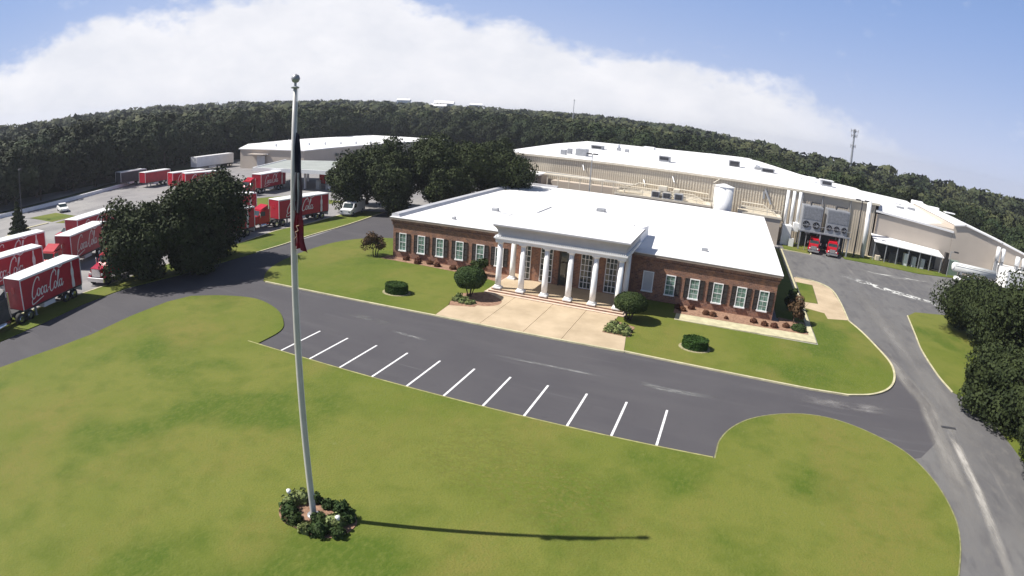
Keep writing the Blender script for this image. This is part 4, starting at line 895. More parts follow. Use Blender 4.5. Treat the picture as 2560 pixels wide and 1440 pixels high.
    for x, w, h, m_, lb in bx: tag(MB().cbox(x-w, x+w, 79.0, 79.9, .05, h+.05, .05).build('storage_cabinet', M[m_]), lb, 'cabinet')
    tag(MB().box(71.9, 72.6, 78.0, 78.8, 0, 4.0).build('brick_pier', M['shutter']), 'dark narrow pier at the right end of the loading canopy', 'pier')
    tag(MB().cbox(72.9, 75.2, 78.2, 79.6, 0, 2.8, .06).build('electrical_cabinet', mat('green_cabinet', (.15, .2, .17), .5, .1, 2)), 'grey green cabinet beside the dark pier', 'cabinet')
    # horizontal tank
    t = empty('white_tank', (77.0, 74.3, 0), R(-6)); tag(t, 'long white horizontal tank on saddles at the right, beside the white pickup', 'tank')
    MB().cyl((-4.3, 0, 2.3), (4.3, 0, 2.3), .85, .85, 22).build('shell', mat('tank_paint', (.55, .56, .55), .5, .1, 1), t, True)
    for s_ in (-1, 1): MB().cyl((s_*4.3, 0, 2.3), (s_*4.65, 0, 2.3), .85, .5, 22).build('end_cap', M['white'], t, True)
    for s_ in (-2.8, 0, 2.8): MB().box(s_-.2, s_+.2, -.7, .7, 0, 1.7).build('saddle', M['galv'], t)
    MB().tube([(-4.4, -.9, 2.9), (4.4, -.9, 2.9)], .05).build('rail', M['galv'], t)
    for i, (x, y, r_, h, lb) in enumerate([(83.6, 79.2, .42, 6.9, 'leftmost tall white tank beyond the horizontal tank'), (84.9, 79.4, .42, 6.7, 'second tall white tank beyond the horizontal tank'), (87.8, 78, .5, 6.0, 'white tank at the right edge beside the tall pair'), (89.4, 78, .5, 5.9, 'rightmost white tank at the right edge')]):
        t = empty('upright_tank', (x, y, 0)); tag(t, lb, 'tank'); MB().lathe((0, 0, 0), [(r_, 4.4), (r_, h)], 18).build('shell', M['white'], t, True); MB().lathe((0, 0, 0), [(r_, h), (.1, h+.1)], 18).build('cap', M['white'], t)
        for a in range(4): MB().box(r_*.7*math.cos(a*1.57+.8)-.08, r_*.7*math.cos(a*1.57+.8)+.08, r_*.7*math.sin(a*1.57+.8)-.08, r_*.7*math.sin(a*1.57+.8)+.08, 0, 4.4).build('leg', M['galv'], t)
    tag(MB().box(84.5, 96, 74.8, 82, 0, 3.6).build('white_shed', M['white']), 'white flat roofed shed below the upright tanks at the right edge', 'shed')
plant()

# left building, fuel canopy
def left_side():
    b = empty('beige_depot', (0, 0, 0)); tag(b, 'beige flat roofed depot building with a dock door, far left behind the trailers', 'building')
    MB().prism([(-102, 93.6), (-79.5, 96.6), (-82, 185), (-118, 185), (-104, 96)], -.1, 5.5).build('wall', M['tan2'], b)
    MB().prism([(-102.3, 93.2), (-79.1, 96.3), (-80.5, 115), (-81.6, 185.4), (-118.5, 185.4), (-118.5, 131), (-115.5, 110)], 5.5, 5.75).build('roof', M['roofwhite'], b)
    MB().box(0, 6.0, -.06, -.005, 4.2, 4.5).box(1.5, 4.8, -.08, -.061, .8, 3.9).build('dock_door', M['greypaint'], b, loc=(-97, 94.2, 0))
    MB().prism([(-97.6, 94.1), (-91.4, 94.9), (-91.6, 92.6), (-97.2, 91.8)], 4.2, 4.4).build('awning', M['tan2'], b)
    for i in range(9): MB().box(-79.45+.01, -79.2, 99+i*3.0, 100.2+i*3.0, 3.2, 4.0).build('window', M['glass'], b) if i in (4, 5) else None
    for i in range(8): x = -98+i*2.4; MB().cbox(x, x+.7, 104+i*5, 104.8+i*5, 5.75, 6.6, .05).build('roof_vent', M['white'], b)
    MB().cyl((-91, 103, 5.75), (-91, 103, 8.2), .12, .12, 8).build('roof_pipe', M['white'], b)
    t = empty('fuel_canopy', (0, 0, 0)); tag(t, 'grey flat fuel station canopy with a white edge beam, behind the flagpole', 'canopy')
    MB().prism([(-67.0, 64.7), (-47.0, 68.1), (-61.5, 88.5), (-73.9, 83.2)], 4.2, 4.35).build('roof', mat('canopy_roof', (.33, .35, .33), .7, .1, .4), t)
    for a, c in (((-67.1, 64.5), (-46.9, 67.9)), ((-46.9, 67.9), (-61.4, 88.6)), ((-67.1, 64.5), (-74.1, 83.2))):
        d = Vector(c)-Vector(a); q = Vector((-d.y, d.x)).normalized()*.15
        MB().prism([(a[0]-q.x, a[1]-q.y), (c[0]-q.x, c[1]-q.y), (c[0]+q.x, c[1]+q.y), (a[0]+q.x, a[1]+q.y)], 3.7, 4.5).build('edge_beam', M['white'], t)
    for x, y in ((-62, 68.5), (-56, 69.5), (-50, 70.5), (-64, 80), (-60, 84)): MB().box(x-.2, x+.2, y-.2, y+.2, 0, 4.2).build('post', M['white'], t)
    for i, (x, y) in enumerate([(-53.0, 70.5), (-50.8, 71)]):
        tag(MB().cbox(x-.5, x+.5, y-.35, y+.35, 0, 2.0, .08).build('fuel_pump', M['signgrey']), ('left', 'right')[i]+' one of two grey pumps under the fuel canopy', 'fuel pump')
    # low wall and verge along the forest
    pts = smooth_path([(-93, 5), (-89.5, 13), (-91.5, 26), (-96, 40), (-102, 53.3), (-107, 62)], 4)
    tag(ribbon(pts, .5, -.3, .7).build('low_wall', M['white']), 'long low white wall between the lorry yard and the forest on the left', 'wall')
    structure('rear_verge', ribbon(smooth_path([(-99, 5), (-95, 13), (-96.5, 26), (-101, 40), (-108, 54)], 4), 4.5, -.2, .01), M['field'])
    structure('yard_kerb', ribbon(smooth_path([(-62, -2), (-66.5, 3.7), (-71.2, 10.5), (-72, 16)], 3), .6, -.2, .1), M['kerb'])
    # distant houses
    for (az, el, d, w, h, lb) in [(-27.4, .47, 700, 11, 9, 'tiny white building among the far trees above the middle cluster'), (-27.9, .22, 560, 7, 6, 'tiny white shed just below the far white building'), (-24.4, .52, 700, 7, 6, 'tiny pale building right of the far white one'), (-31.2, .68, 760, 8, 6, 'tiny white roof breaking the treeline near the centre')]:
        x = CAM.x+d*math.sin(R(az)); y = CAM.y+d*math.cos(R(az)); z = CAM.z+math.tan(R(el))*d
        t = empty('far_building', (x, y, z)); t.rotation_euler = (0, 0, R(20)); tag(t, lb, 'building')
        MB().box(-w, w, -w*.6, w*.6, -14, h*.2).build('wall', M['white'], t); MB().profx([(-w*.7, h*.2), (0, h*.55), (w*.7, h*.2)], -w*1.05, w*1.05).build('roof', M['roofwhite'], t)
left_side()

# ------------------------------------------------------------------ masts and lamps
def masts():
    d = 330; az = 11.25; x = CAM.x+d*math.sin(R(az)); y = CAM.y+d*math.cos(R(az)); t = empty('cell_tower', (x, y, 0)); tag(t, 'grey mobile phone mast with antenna arrays above the right treeline', 'mast')
    top = CAM.z+math.tan(R(2.46))*d
    MB().cyl((0, 0, 0), (0, 0, top), .8, .45, 10).build('pole', M['galv'], t)
    for zz, w in ((top-1.2, 1.9), (top-3.6, 1.5), (top-9, 1.3)):
        MB().box(-w, w, -.2, .2, zz, zz+.25).box(-.2, .2, -w, w, zz+.26, zz+.5).build('antenna_bar', M['galv'], t)
        for a in (-1, -.35, .35, 1): MB().box(a*w-.22, a*w+.22, -.5, -.2, zz-.9, zz+1.0).build('antenna', M['greypaint'], t)
    d = 420; az = -15.25; x = CAM.x+d*math.sin(R(az)); y = CAM.y+d*math.cos(R(az)); top = CAM.z+math.tan(R(1.8))*d
    t = empty('radio_mast', (x, y, 0)); tag(t, 'thin radio mast on the horizon above the warehouse', 'mast'); MB().cyl((0, 0, 0), (0, 0, top), .4, .25, 6).build('pole', M['greypaint'], t); MB().lathe((0, 0, top), [(.5, -.6), (.5, 0)], 8).build('lamp', M['greypaint'], t)
    def lamp(x, y, h, label, heads=((1, 0),), r_=.09, m_='galv'):
        t = empty('lamp_post', (x, y, 0)); tag(t, label, 'lamp post'); MB().cyl((0, 0, 0), (0, 0, h), r_*1.3, r_*.8, 8).build('pole', M[m_], t)
        for dx, dy in heads:
            MB().tube([(0, 0, h-.1), (dx*.9, dy*.9, h)], .05).build('arm', M[m_], t); MB().cbox(dx*1.2-.45, dx*1.2+.45, dy*1.2-.25, dy*1.2+.25, h-.12, h+.12, .03).build('lamp_head', M['dark' if m_ != 'beam' else 'galv'], t)
    lamp(-83.0, 15.4, 9.0, 'thin dark lamp post in the far left corner of the yard', ((.4, 0),), .12, 'dark')
    lamp(4.2, 75.5, 11.6, 'tall thin lamp post in front of the warehouse wall behind the office', ((.5, 0), (-.5, 0)), .1, 'galv')
    lamp(53.7, 77.8, 10.3, 'tall brown lamp post with double heads beside the white duct', ((.7, 0), (-.7, 0)), .13, 'dark')
    lamp(72.3, 76.5, 4.6, 'short lamp post by the dark pier at the loading canopy', ((.9, 0),), .07, 'galv')
    lamp(44.0, 75.7, 3.2, 'short grey post left of the red truck cabs', ((.1, 0),), .06)
masts()

# ------------------------------------------------------------------ flagpole
def flagpole():
    t = empty('flagpole', (14.15, -13.87, 0)); tag(t, 'tall tapered white flagpole with a ball finial in the near lawn', 'flagpole')
    H = 18.35
    MB().lathe((0, 0, 0), [(.17, 0), (.145, .3), (.138, 5), (.122, 10), (.092, 15), (.07, H)], 18).build('pole', M['pole'], t, True)
    MB().lathe((0, 0, 0), [(.14, H), (.16, H+.05), (.05, H+.09), (.05, H+.2)], 12).build('truck_cap', M['galv'], t)
    sp = MB().lathe((0, 0, H+.36), [(.02, -.17), (.12, -.12), (.17, 0), (.12, .12), (.02, .17)], 16); sp.build('finial', M['galv'], t, True)
    MB().lathe((0, 0, 0), [(.32, .05), (.3, .16), (.2, .2)], 16).build('collar', M['galv'], t)
    MB().tube([(.16, .02, 1.2), (.15, .03, 12), (.11, .02, H)], .012, 5).build('halyard', M['white'], t)
    MB().box(.15, .2, -.03, .03, 1.1, 1.35).build('cleat', M['chrome'], t)
    # limp flags: pleated cloth hanging against the pole
    def flag(z0, z1, wtop, wbot, folds, m_, name, label, cat, seed, off=.13):
        r = random.Random(seed); nu, nv = 40, 36; vs = []; fs = []
        ph = [r.random()*6 for _ in range(4)]
        for j in range(nv+1):
            v = j/nv; z = z1+(z0-z1)*v; w = wtop+(wbot-wtop)*v**.8
            for i in range(nu+1):
                u_ = i/nu; x = off+w*u_*(1-.12*math.sin(v*7+ph[0])); y = (.04+.09*v)*math.sin(u_*folds*6.28+ph[1]+v*1.5)+.03*math.sin(v*11+u_*4+ph[2])
                zz = z-(.55*u_*w if v < .5 else .35*u_*w*(1+.6*math.sin(u_*9+ph[3])))
                vs.append((14.15+x, -13.87+y, zz))
        for j in range(nv):
            for i in range(nu): a = j*(nu+1)+i; fs.append((a, a+1, a+nu+2, a+nu+1))
        o = MB().add(vs, fs).build(name, m_, None, True); tag(o, label, cat); return o
    # dark flag: navy upper part, stripes below
    mm, nt, b = new_mat('stripes_cloth'); L = nt.links
    tc = nt.nodes.new('ShaderNodeTexCoord'); sp_ = nt.nodes.new('ShaderNodeSeparateXYZ'); L.new(tc.outputs['Object'], sp_.inputs[0])
    wv = nt.nodes.new('ShaderNodeMath'); wv.operation = 'MULTIPLY'; L.new(sp_.outputs[0], wv.inputs[0]); wv.inputs[1].default_value = 44
    sn = nt.nodes.new('ShaderNodeMath'); sn.operation = 'SINE'; L.new(wv.outputs[0], sn.inputs[0])
    st = nt.nodes.new('ShaderNodeMath'); st.operation = 'GREATER_THAN'; L.new(sn.outputs[0], st.inputs[0]); st.inputs[1].default_value = .35
    mx = nt.nodes.new('ShaderNodeMix'); mx.data_type = 'RGBA'; L.new(st.outputs[0], mx.inputs[0]); mx.inputs[6].default_value = (.035, .02, .03, 1); mx.inputs[7].default_value = (.5, .5, .52, 1)
    gt = nt.nodes.new('ShaderNodeMath'); gt.operation = 'GREATER_THAN'; L.new(sp_.outputs[2], gt.inputs[0]); gt.inputs[1].default_value = 15.3
    m2 = nt.nodes.new('ShaderNodeMix'); m2.data_type = 'RGBA'; L.new(gt.outputs[0], m2.inputs[0]); L.new(mx.outputs[2], m2.inputs[6]); m2.inputs[7].default_value = (.012, .014, .035, 1)
    L.new(m2.outputs[2], b.inputs['Base Color']); b.inputs['Roughness'].default_value = .8
    flag(13.9, 16.75, .14, .3, 3, mm, 'hanging_flag', 'dark striped flag hanging limp at the upper part of the flagpole', 'flag', 3)
    rf = flag(12.55, 14.25, .22, .42, 2.5, mat('red_cloth', (.17, .012, .025), .8, .2, 4), 'hanging_flag', 'deep red flag with pale script hanging limp below the dark flag', 'flag', 5)
    pts = [(0, .0), (.12, .15), (.05, .3), (.2, .38), (.1, .55), (.24, .6)]
    k = MB()
    for a, c in zip(pts, pts[1:]): k.tube([(14.15+.2+a[0], -14.04, 12.85+a[1]*.9), (14.15+.2+c[0], -14.04, 12.85+c[1]*.9)], .014, 5)
    k.build('script', mat('script_pale', (.45, .3, .22), .8, .1, 2), rf)
    # bed at the base
    structure('pole_bed', MB().prism(smooth_path([(12.5, -14.4), (12.3, -13.2), (13.2, -12.6), (14.5, -12.6), (15.6, -12.75), (16.2, -13.4), (16.0, -14.5), (15.2, -15.0), (14.1, -15.05), (13.2, -15.0)], 4, True), -.1, .11), M['mulch'])
    ps = [(12.75, -13.9, .36, 'bedleaf', 'leftmost pale one'), (13.0, -13.3, .4, 'bedleaf', 'back left pale one'), (13.6, -12.95, .3, 'topiary', 'dark one behind and left of the pole'), (13.1, -14.4, .42, 'topiary', 'front left dark one'), (13.7, -14.75, .33, 'topiary', 'front one left of the pole foot'),
          (14.35, -12.95, .28, 'topiary', 'dark one just behind the pole'), (15.1, -12.95, .4, 'topiary', 'back right dark one'), (15.7, -13.3, .36, 'topiary', 'rightmost back one'), (14.7, -14.2, .38, 'topiary', 'middle one right of the pole foot'), (15.15, -14.75, .4, 'topiary', 'front right one'), (15.45, -13.95, .42, 'bedleaf', 'pale one beside the right floodlight'), (14.5, -14.95, .28, 'bedleaf', 'small front pale one'), (15.9, -14.4, .3, 'topiary', 'low one at the right end')]
    for i, (x, y, s_, lf, nm) in enumerate(ps): shrub('bedding_shrub', x, y, (s_, s_, s_*1.0), lf, 160+i, 'bedding shrub round the flagpole foot, '+nm, 'shrub', 'shrubs round the flagpole', 650, .075, .1, -.4, .35)
    for i, (x, y, z) in enumerate([(12.62, -13.72, .75), (15.7, -14.05, .75)]):
        f = empty('floodlight', (x, y, .1)); tag(f, ('left', 'right')[i]+' small white floodlight in the bed round the flagpole', 'floodlight')
        MB().cyl((0, 0, 0), (0, 0, z-.15), .025, .025, 6).build('stake', M['galv'], f); d = Vector((14.15-x, -13.87-y, 6)).normalized(); c = Vector((0, 0, z-.1))
        MB().cyl(c-d*.1, c+d*.08, .07, .12, 14).build('lamp_housing', M['white'], f, True)
flagpole()
tag(MB().box(-.65, .65, -.16, .16, .0, .03).build('drain_grate', M['dark'], None, loc=(49.15, 10.1, .004)), 'long dark drain grate in the side road near its fork', 'drain')
# ------------------------------------------------------------------ lorries
def script_word():
    """the white script lettering as strokes in letter units"""
    def loopo(cx, cy, rx, ry, s=0): return [(cx+rx*math.cos(a), cy+ry*math.sin(a)) for a in np.linspace(1.2+s, 1.2+s+6.5, 14)]
    st = []
    st.append(smooth_path([(2.15, 2.15), (2.0, 2.65), (1.45, 2.75), (.75, 2.2), (.25, 1.2), (.15, .3), (.55, -.15), (1.1, .1), (1.55, .6)], 4))
    st.append(smooth_path([(.35, -.1), (.1, -.5), (.3, -.9), (1.0, -.85), (2.4, -.55), (3.4, -.35)], 4))
    st.append(smooth_path(loopo(1.95, .55, .38, .55), 2)); st.append([(2.2, .95), (2.55, .8)])
    st.append(smooth_path([(3.3, .85), (3.05, 1.1), (2.7, .75), (2.7, .2), (3.0, .0), (3.4, .35)], 4))
    st.append(smooth_path(loopo(3.85, .55, .36, .52), 2)); st.append(smooth_path([(4.3, 1.1), (4.2, .4), (4.4, .0), (4.7, .4)], 4))
    st.append([(4.75, .55), (5.15, .6)])
    st.append(smooth_path([(7.0, 1.9), (6.95, 2.5), (6.45, 2.85), (5.8, 2.4), (5.4, 1.4), (5.3, .35), (5.7, -.15), (6.2, .1), (6.6, .6)], 4))
    st.append(smooth_path([(6.2, 2.5), (6.6, 3.2), (7.4, 3.15), (8.1, 2.9), (8.8, 3.1), (9.3, 3.5)], 4))
    st.append(smooth_path(loopo(6.85, .55, .36, .52), 2))
    st.append(smooth_path([(7.3, .5), (7.75, 1.5), (7.95, 2.4), (7.75, 2.55), (7.6, 1.8), (7.55, .5), (7.75, .0), (8.05, .35)], 4))
    st.append(smooth_path(loopo(8.4, .55, .36, .52), 2)); st.append(smooth_path([(8.85, 1.1), (8.75, .4), (8.95, .0), (9.3, .5)], 4))
    vs = []; fs = []
    for p in st:
        n = len(p); k = len(vs)
        for i in range(n):
            a = Vector(p[max(i-1, 0)]); b = Vector(p[min(i+1, n-1)]); d = (b-a).normalized() if (b-a).length else Vector((1, 0)); q = Vector((-d.y, d.x)); w = .07+.075*abs(d.y)*math.sin(math.pi*min(1, max(.12, i/(n-1))))
            for s_ in (1, -1): c = Vector(p[i])+q*w*s_; vs.append((c.x+.22*c.y, c.y))
        for i in range(n-1): fs.append((k+2*i, k+2*i+1, k+2*i+3, k+2*i+2))
    return vs, fs
WORD = script_word()
M['letter'] = mat('letter_white', (.75, .73, .7), .5, .08, 3)
M['trailwhite'] = mat('trailer_white', (.74, .73, .73), .5, .06, .8)
def wheel(parent, x, y, r=.5, w=.28, side=1):
    m_ = MB().cyl((x-side*w/2, y, r), (x+side*w/2, y, r), r, r, 18).build('wheel', M['black'], parent, True)
    MB().cyl((x+side*(w/2+.002), y, r), (x+side*(w/2+.03), y, r), r*.55, r*.5, 14).build('rim', M['chrome'], m_)
    return m_
def make_trailer(L=8.8, col='red', text=True, plain=False, H=4.0, shiftz=0):
    t = empty('delivery_trailer'); W = 1.27; z0 = 1.15
    body = MB().cbox(-W+.03, W-.03, 0.04, L-.04, z0, H-.06, .04).build('body', M[col], t)
    MB().cbox(-W, W, 0, L, H-.058, H, .03).build('roof', M['trailwhite'], t)
    rl = MB()
    for s_ in (-1, 1):
        for y in (0, L-.1): rl.box(s_*W-.05 if s_ > 0 else -W, s_*W if s_ > 0 else -W+.05, y, y+.1, z0, H-.06)
        rl.box(min(s_*W, s_*(W-.04)), max(s_*W, s_*(W-.04)), .1, L-.1, H-.18, H-.06)
    rl.build('corner_trim', M['trailwhite'], t)
    MB().box(-W+.01, W-.01, .1, L-.1, z0-.14, z0-.002).build('chassis_rail', M['dark'], t)
    if text:
        vs, fs = WORD; s = L/8.8
        for side in (1, -1):
            wv = []; X = W-.03+.012
            for u_, v in vs:
                yy = (1.3+u_*.5)*s if side > 0 else L-(1.3+u_*.5)*s
                wv.append((side*X, yy, z0+.72+v*.62))
            f2 = fs if side > 0 else fs
            MB().add(wv, f2).build('script_lettering', M['letter'], body)
            # bottle emblem near the rear
            yb = 7.45*s if side > 0 else L-7.45*s; pr = [(.09, 2.6), (.1, 2.45), (.08, 2.4), (.1, 2.1), (.2, 1.8), (.23, 1.45), (.16, 1.05), (.2, .75), (.23, .4), (.2, .12), (.17, .05)]
            n = len(pr); bv = [(side*X, yb-a, z0+b_) for a, b_ in pr]+[(side*X, yb+a, z0+b_) for a, b_ in pr]
            MB().add(bv, [(i, i+1, n+i+1, n+i) for i in range(n-1)]).build('bottle_emblem', M['letter'], body)
        fr = MB().lathe((0, 0, 0), [(.32, 0), (.32, .02)], 16); fr.v = [(a, .03-c, b_+z0+1.7) for a, b_, c in fr.v]; fr.build('round_emblem', M['redcab'], body)
    # underside
    MB().cbox(-W+.1, W-.1, L*.33, L*.52, .55, z0-.15, .04).build('skirt_box', M['trailwhite'], t)
    for s_ in (-1, 1):
        l_ = MB().box(s_*.75-.08, s_*.75+.08, 1.9, 2.1, .08, z0-.14).build('landing_leg', M['galv'], t); MB().box(s_*.75-.2, s_*.75+.2, 1.85, 2.15, .0, .079).build('foot', M['galv'], l_)
        for y in (L-2.6, L-1.45): wheel(t, s_*(W-.16), y, .5, .3, s_)
    MB().box(-W+.1, W-.1, L-.15, L-.05, .5, z0-.15).build('rear_bumper', M['trailwhite'], t)
    MB().box(-.03, .03, L-.045, L-.02, z0+.1, H-.2).box(-W+.1, W-.1, L-.045, L-.02, z0+.02, z0+.1).build('rear_door', M['trailwhite'], t)
    return t
def make_tractor(col='redcab', sleeper=False):
    """conventional tractor unit, facing -y, rear axles under the trailer nose"""
    t = empty('truck_cab')
    MB().box(-.45, .45, -5.4, 1.3, .75, .98).build('frame', M['dark'], t)
    hood = MB().add([(-.95, -5.5, 1.0), (.95, -5.5, 1.0), (1.05, -3.7, 1.0), (-1.05, -3.7, 1.0), (-.8, -5.5, 1.85), (.8, -5.5, 1.85), (.98, -3.7, 2.1), (-.98, -3.7, 2.1)], [(0, 1, 5, 4), (1, 2, 6, 5), (2, 3, 7, 6), (3, 0, 4, 7), (4, 5, 6, 7), (3, 2, 1, 0)]).build('hood', M[col], t)
    MB().box(-.6, .6, -5.58, -5.5, 1.0, 1.8).build('grille', M['chrome'], hood)
    for s_ in (-1, 1): MB().cbox(s_*.84-.13, s_*.84+.13, -5.6, -5.45, 1.15, 1.4, .02).build('headlight', M['white'], hood)
    MB().cbox(-1.2, 1.2, -5.8, -5.55, .5, .95, .05).build('bumper', M['chrome'] if col == 'redcab' else M['white'], t)
    for s_ in (-1, 1): MB().profx([(-5.5, .9), (-5.35, 1.25), (-4.9, 1.35), (-4.4, 1.2), (-4.2, .8), (-4.4, .85), (-4.9, 1.15), (-5.3, 1.0)], s_*1.08-.17, s_*1.08+.17).build('fender', M[col], t)
    cab = MB().profx([(-3.7, .95), (-3.7, 2.05), (-3.35, 2.75), (-3.1, 2.85), (-1.75, 2.9), (-1.7, .95)], -1.1, 1.1).build('cab', M[col], t)
    MB().add([(-1.0, -3.72, 2.08), (1.0, -3.72, 2.08), (.95, -3.37, 2.76), (-.95, -3.37, 2.76)], [(0, 1, 2, 3)]).build('windscreen', M['glass'], cab)
    for s_ in (-1, 1):
        MB().add([(s_*1.105, -3.5, 2.0), (s_*1.105, -2.5, 2.0), (s_*1.105, -2.5, 2.65), (s_*1.105, -3.25, 2.65)], [(0, 1, 2, 3)]).build('side_window', M['glass'], cab)
        MB().cbox(s_*1.4-.08, s_*1.4+.08, -3.7, -3.6, 1.9, 2.5, .02).build('mirror', M['chrome'], cab)
        MB().cyl((s_*1.02, -3.4, .62), (s_*1.02, -1.9, .62), .3, .3, 14).build('fuel_tank', M['chrome'], t, True)
        MB().cyl((s_*.95, -1.5, 1.0), (s_*.95, -1.5, 3.3), .08, .08, 8).build('exhaust_stack', M['chrome'], t)
        wheel(t, s_*1.05, -4.85, .5, .28, s_)
        for y in (-.4, .8): wheel(t, s_*1.0, y, .5, .5, s_)
    MB().box(-.55, .55, -.9, .9, .99, 1.1).build('fifth_wheel', M['dark'], t)
    MB().profx([(-3.2, 2.9), (-1.8, 3.5), (-1.75, 2.9)], -.9, .9).build('wind_deflector', M[col], cab)
    return t
def place(o, fr, re, L, z=0, label=None, cat='trailer', group='red trailers parked in the yard'):
    """put a trailer so that its top right edge runs from fr towards re"""
    a = Vector(fr); b_ = Vector(re); d = (b_-a).normalized(); n = Vector((d.y, -d.x)); c = a-n*1.27
    o.location = (c.x, c.y, z); o.rotation_euler = (0, 0, math.atan2(-d.x, d.y)); tag(o, label, cat, group); return c, d
tr = make_trailer()
spots = [((-24.3, -9.8), (-27.0, -1.6), 'nearest red script lettered trailer beside the lawn strip at the left edge'),
         ((-35.2, -10.4), (-36.1, -1.5), 'red script lettered trailer second from the lawn strip at the left edge'),
         ((-44.2, -6.2), (-44.3, 2.6), 'red script lettered trailer third from the lawn strip at the left edge'),
         ((-37.6, 3.0), (-41.5, 11.0), 'red script lettered trailer with its cab, right beside the left dark oak'),
         ((-46.8, 9.0), (-49.7, 17.5), 'red script lettered trailer partly behind the left dark oak, farther row'),
         ((-31.8, 20.4), (-31.2, 29.2), 'red script lettered trailer showing its tail right of the dark oak'),
         ((-41.3, 30.4), (-40.7, 39.1), 'red script lettered trailer behind the one at the right of the dark oak'),
         ((-58.8, 58.6), (-59.9, 68.5), 'red script lettered trailer in front of the fuel canopy'),
         ((-80.0, 51.5), (-78.6, 60.5), 'farther of the two overlapping far red trailers above the dark oak'),
         ((-76.0, 52.0), (-72.5, 61.0), 'nearer of the two overlapping far red trailers above the dark oak')]
pos = []
for i, (a, b_, lb) in enumerate(spots):
    o = tr if i == 0 else copy_tree(tr)
    pos.append(place(o, a, b_, 8.8, 0, lb))
o = make_trailer(10.4); pos.append(place(o, (-31.9, 35.0), (-30.4, 45.3), 10.4, 0, 'longest red script lettered trailer, coupled to a red cab beside the flagpole'))
o = make_trailer(8.0, 'red', False, H=3.6); place(o, (-91.5, 51.8), (-91.8, 59.5), 8, 0, 'short far red trailer without lettering near the forest edge')
o = make_trailer(8.0, 'dark', False, H=3.6); place(o, (-99.5, 49.8), (-99.6, 57.5), 8, 0, 'farthest dark sided trailer at the end of the white wall', 'trailer', None)
o = make_trailer(16, 'trailwhite', False, H=4.0); place(o, (-107.5, 81.2), (-108.8, 97.5), 16, 0, 'long white trailer left of the beige depot', 'trailer', None)
o = make_trailer(9, 'redcab', False, H=4.0); place(o, (-51.5, 71.5), (-50.0, 80), 9, 0, 'red trailer parked under the fuel canopy', 'trailer', None)
cabp = make_tractor()
def cab_at(c, d, label, first=False, off=0.0):
    o = cabp if first else copy_tree(cabp); p = c+d*off; o.location = (p.x, p.y, 0); o.rotation_euler = (0, 0, math.atan2(-d.x, d.y)); tag(o, label, 'truck', 'red truck cabs'); return o
cab_at(*pos[10], 'red cab with bright bumper coupled to the longest red trailer by the flagpole', True)
cab_at(*pos[3], 'red cab coupled to the trailer left of the dark oak')
cab_at(*pos[7], 'red cab coupled to the trailer in front of the fuel canopy')
cab_at(Vector((-30.3, 6.3)), Vector((-.35, .94)), 'red cab without a trailer at the foot of the left dark oak')
cab_at(Vector((46.0, 78.5)), Vector((.12, 1)), 'left of two red cabs parked under the grey chillers').scale = (.84, .84, .76)
cab_at(Vector((49.4, 78.3)), Vector((.12, 1)), 'right of two red cabs parked under the grey chillers').scale = (.84, .84, .76)
t = make_tractor('dark'); c, d = pos[0]; t.location = (c.x, c.y, 0); t.rotation_euler = (0, 0, math.atan2(-d.x, d.y)); tag(t, 'dark cab with a white bumper cut off at the left edge', 'truck')
def make_box_van(name, label, x, y, rz, col='white'):
    t = empty(name, (x, y, 0), rz); tag(t, label, 'van')
    MB().profx([(-3.0, .5), (-3.0, 1.15), (-2.1, 1.3), (-1.5, 2.1), (-.2, 2.2), (3.0, 2.25), (3.05, .5)], -.98, .98).build('body', M[col], t)
    MB().add([(-.88, -2.07, 1.34), (.88, -2.07, 1.34), (.82, -1.54, 2.05), (-.82, -1.54, 2.05)], [(0, 1, 2, 3)]).build('windscreen', M['glass'], t)
    for s_ in (-1, 1):
        MB().box(s_*.985-.004, s_*.985+.004, -1.5, -.6, 1.35, 2.0).build('side_window', M['glass'], t)
        for y_ in (-2.0, 2.0): wheel(t, s_*.88, y_, .38, .24, s_)
        MB().box(s_*.7-.15, s_*.7+.15, -3.04, -2.99, .8, 1.0).build('headlight', M['chrome'], t)
    MB().box(-.95, .95, -3.1, -2.95, .4, .6).build('bumper', M['galv'], t); return t
make_box_van('white_van', 'white van parked behind the tail of the longest red trailer', -29.0, 50.0, R(12))
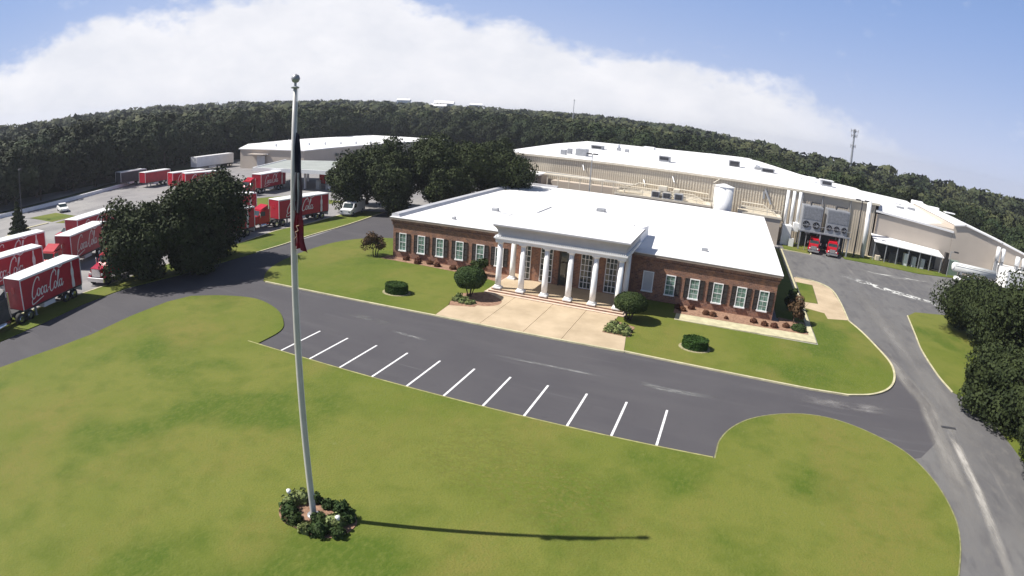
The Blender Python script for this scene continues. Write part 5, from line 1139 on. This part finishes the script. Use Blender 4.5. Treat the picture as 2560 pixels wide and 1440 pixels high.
def make_car(name, label, cat, x, y, rz, col, pickup=False):
    t = empty(name, (x, y, 0), rz); tag(t, label, cat)
    lo = [(-2.3, .35), (-2.35, .7), (-1.2, .92), (1.9, .95), (2.3, .85), (2.35, .35)]
    MB().profx(lo, -.88, .88).build('body', M[col], t)
    cabp_ = [(-1.1, .94), (-.5, 1.42), (.3, 1.45), (.55, .96)] if pickup else [(-1.2, .93), (-.5, 1.42), (.9, 1.42), (1.6, .96)]
    g = MB().profx(cabp_, -.76, .76).build('cabin', M['glass'], t); MB().profx([(-.45, 1.43), (-.4, 1.47), (cabp_[2][0]-.1, 1.48), (cabp_[2][0], 1.46)], -.72, .72).build('roof', M[col], g)
    if pickup: MB().box(-.7, .7, .7, 2.2, .951, .96).build('bed', M['dark'], t)
    for s_ in (-1, 1):
        for y_ in (-1.45, 1.45): wheel(t, s_*.8, y_, .33, .2, s_)
        MB().box(s_*.65-.14, s_*.65+.14, -2.37, -2.33, .6, .72).build('headlight', M['chrome'], t)
    return t
make_car('white_car', 'small white car alone on the far left yard road', 'car', -81.5, 24.0, R(72), 'white')
make_car('white_pickup', 'white pickup parked at the corner of the tan warehouse apron', 'pickup', 74.6, 72.2, R(28), 'white', True)
make_car('white_car', 'white car parked behind the white pickup by the horizontal tank', 'car', 78.4, 70.8, R(20), 'white')
make_car('red_car', 'dark red car partly hidden behind the left conifer', 'car', -56.5, 12.5, R(10), 'red')
for i, (x, y, z) in enumerate([(-27, 118, 0), (-31, 121, 0)]): pass

# thin summer haze round the whole place
hm = bpy.data.materials.new('haze'); hm.use_nodes = True; hn = hm.node_tree; hn.nodes.clear()
ho = hn.nodes.new('ShaderNodeOutputMaterial'); hv = hn.nodes.new('ShaderNodeVolumePrincipled')
hv.inputs['Color'].default_value = (.86, .9, 1, 1); hv.inputs['Density'].default_value = .00022; hv.inputs['Anisotropy'].default_value = .2
hn.links.new(hv.outputs[0], ho.inputs['Volume'])
tag(MB().box(CAM.x-3100, CAM.x+3100, CAM.y-3100, CAM.y+3100, -140, 48).build('haze', hm), 'thin pale haze hanging over the whole site and the forest', None, kind='stuff')
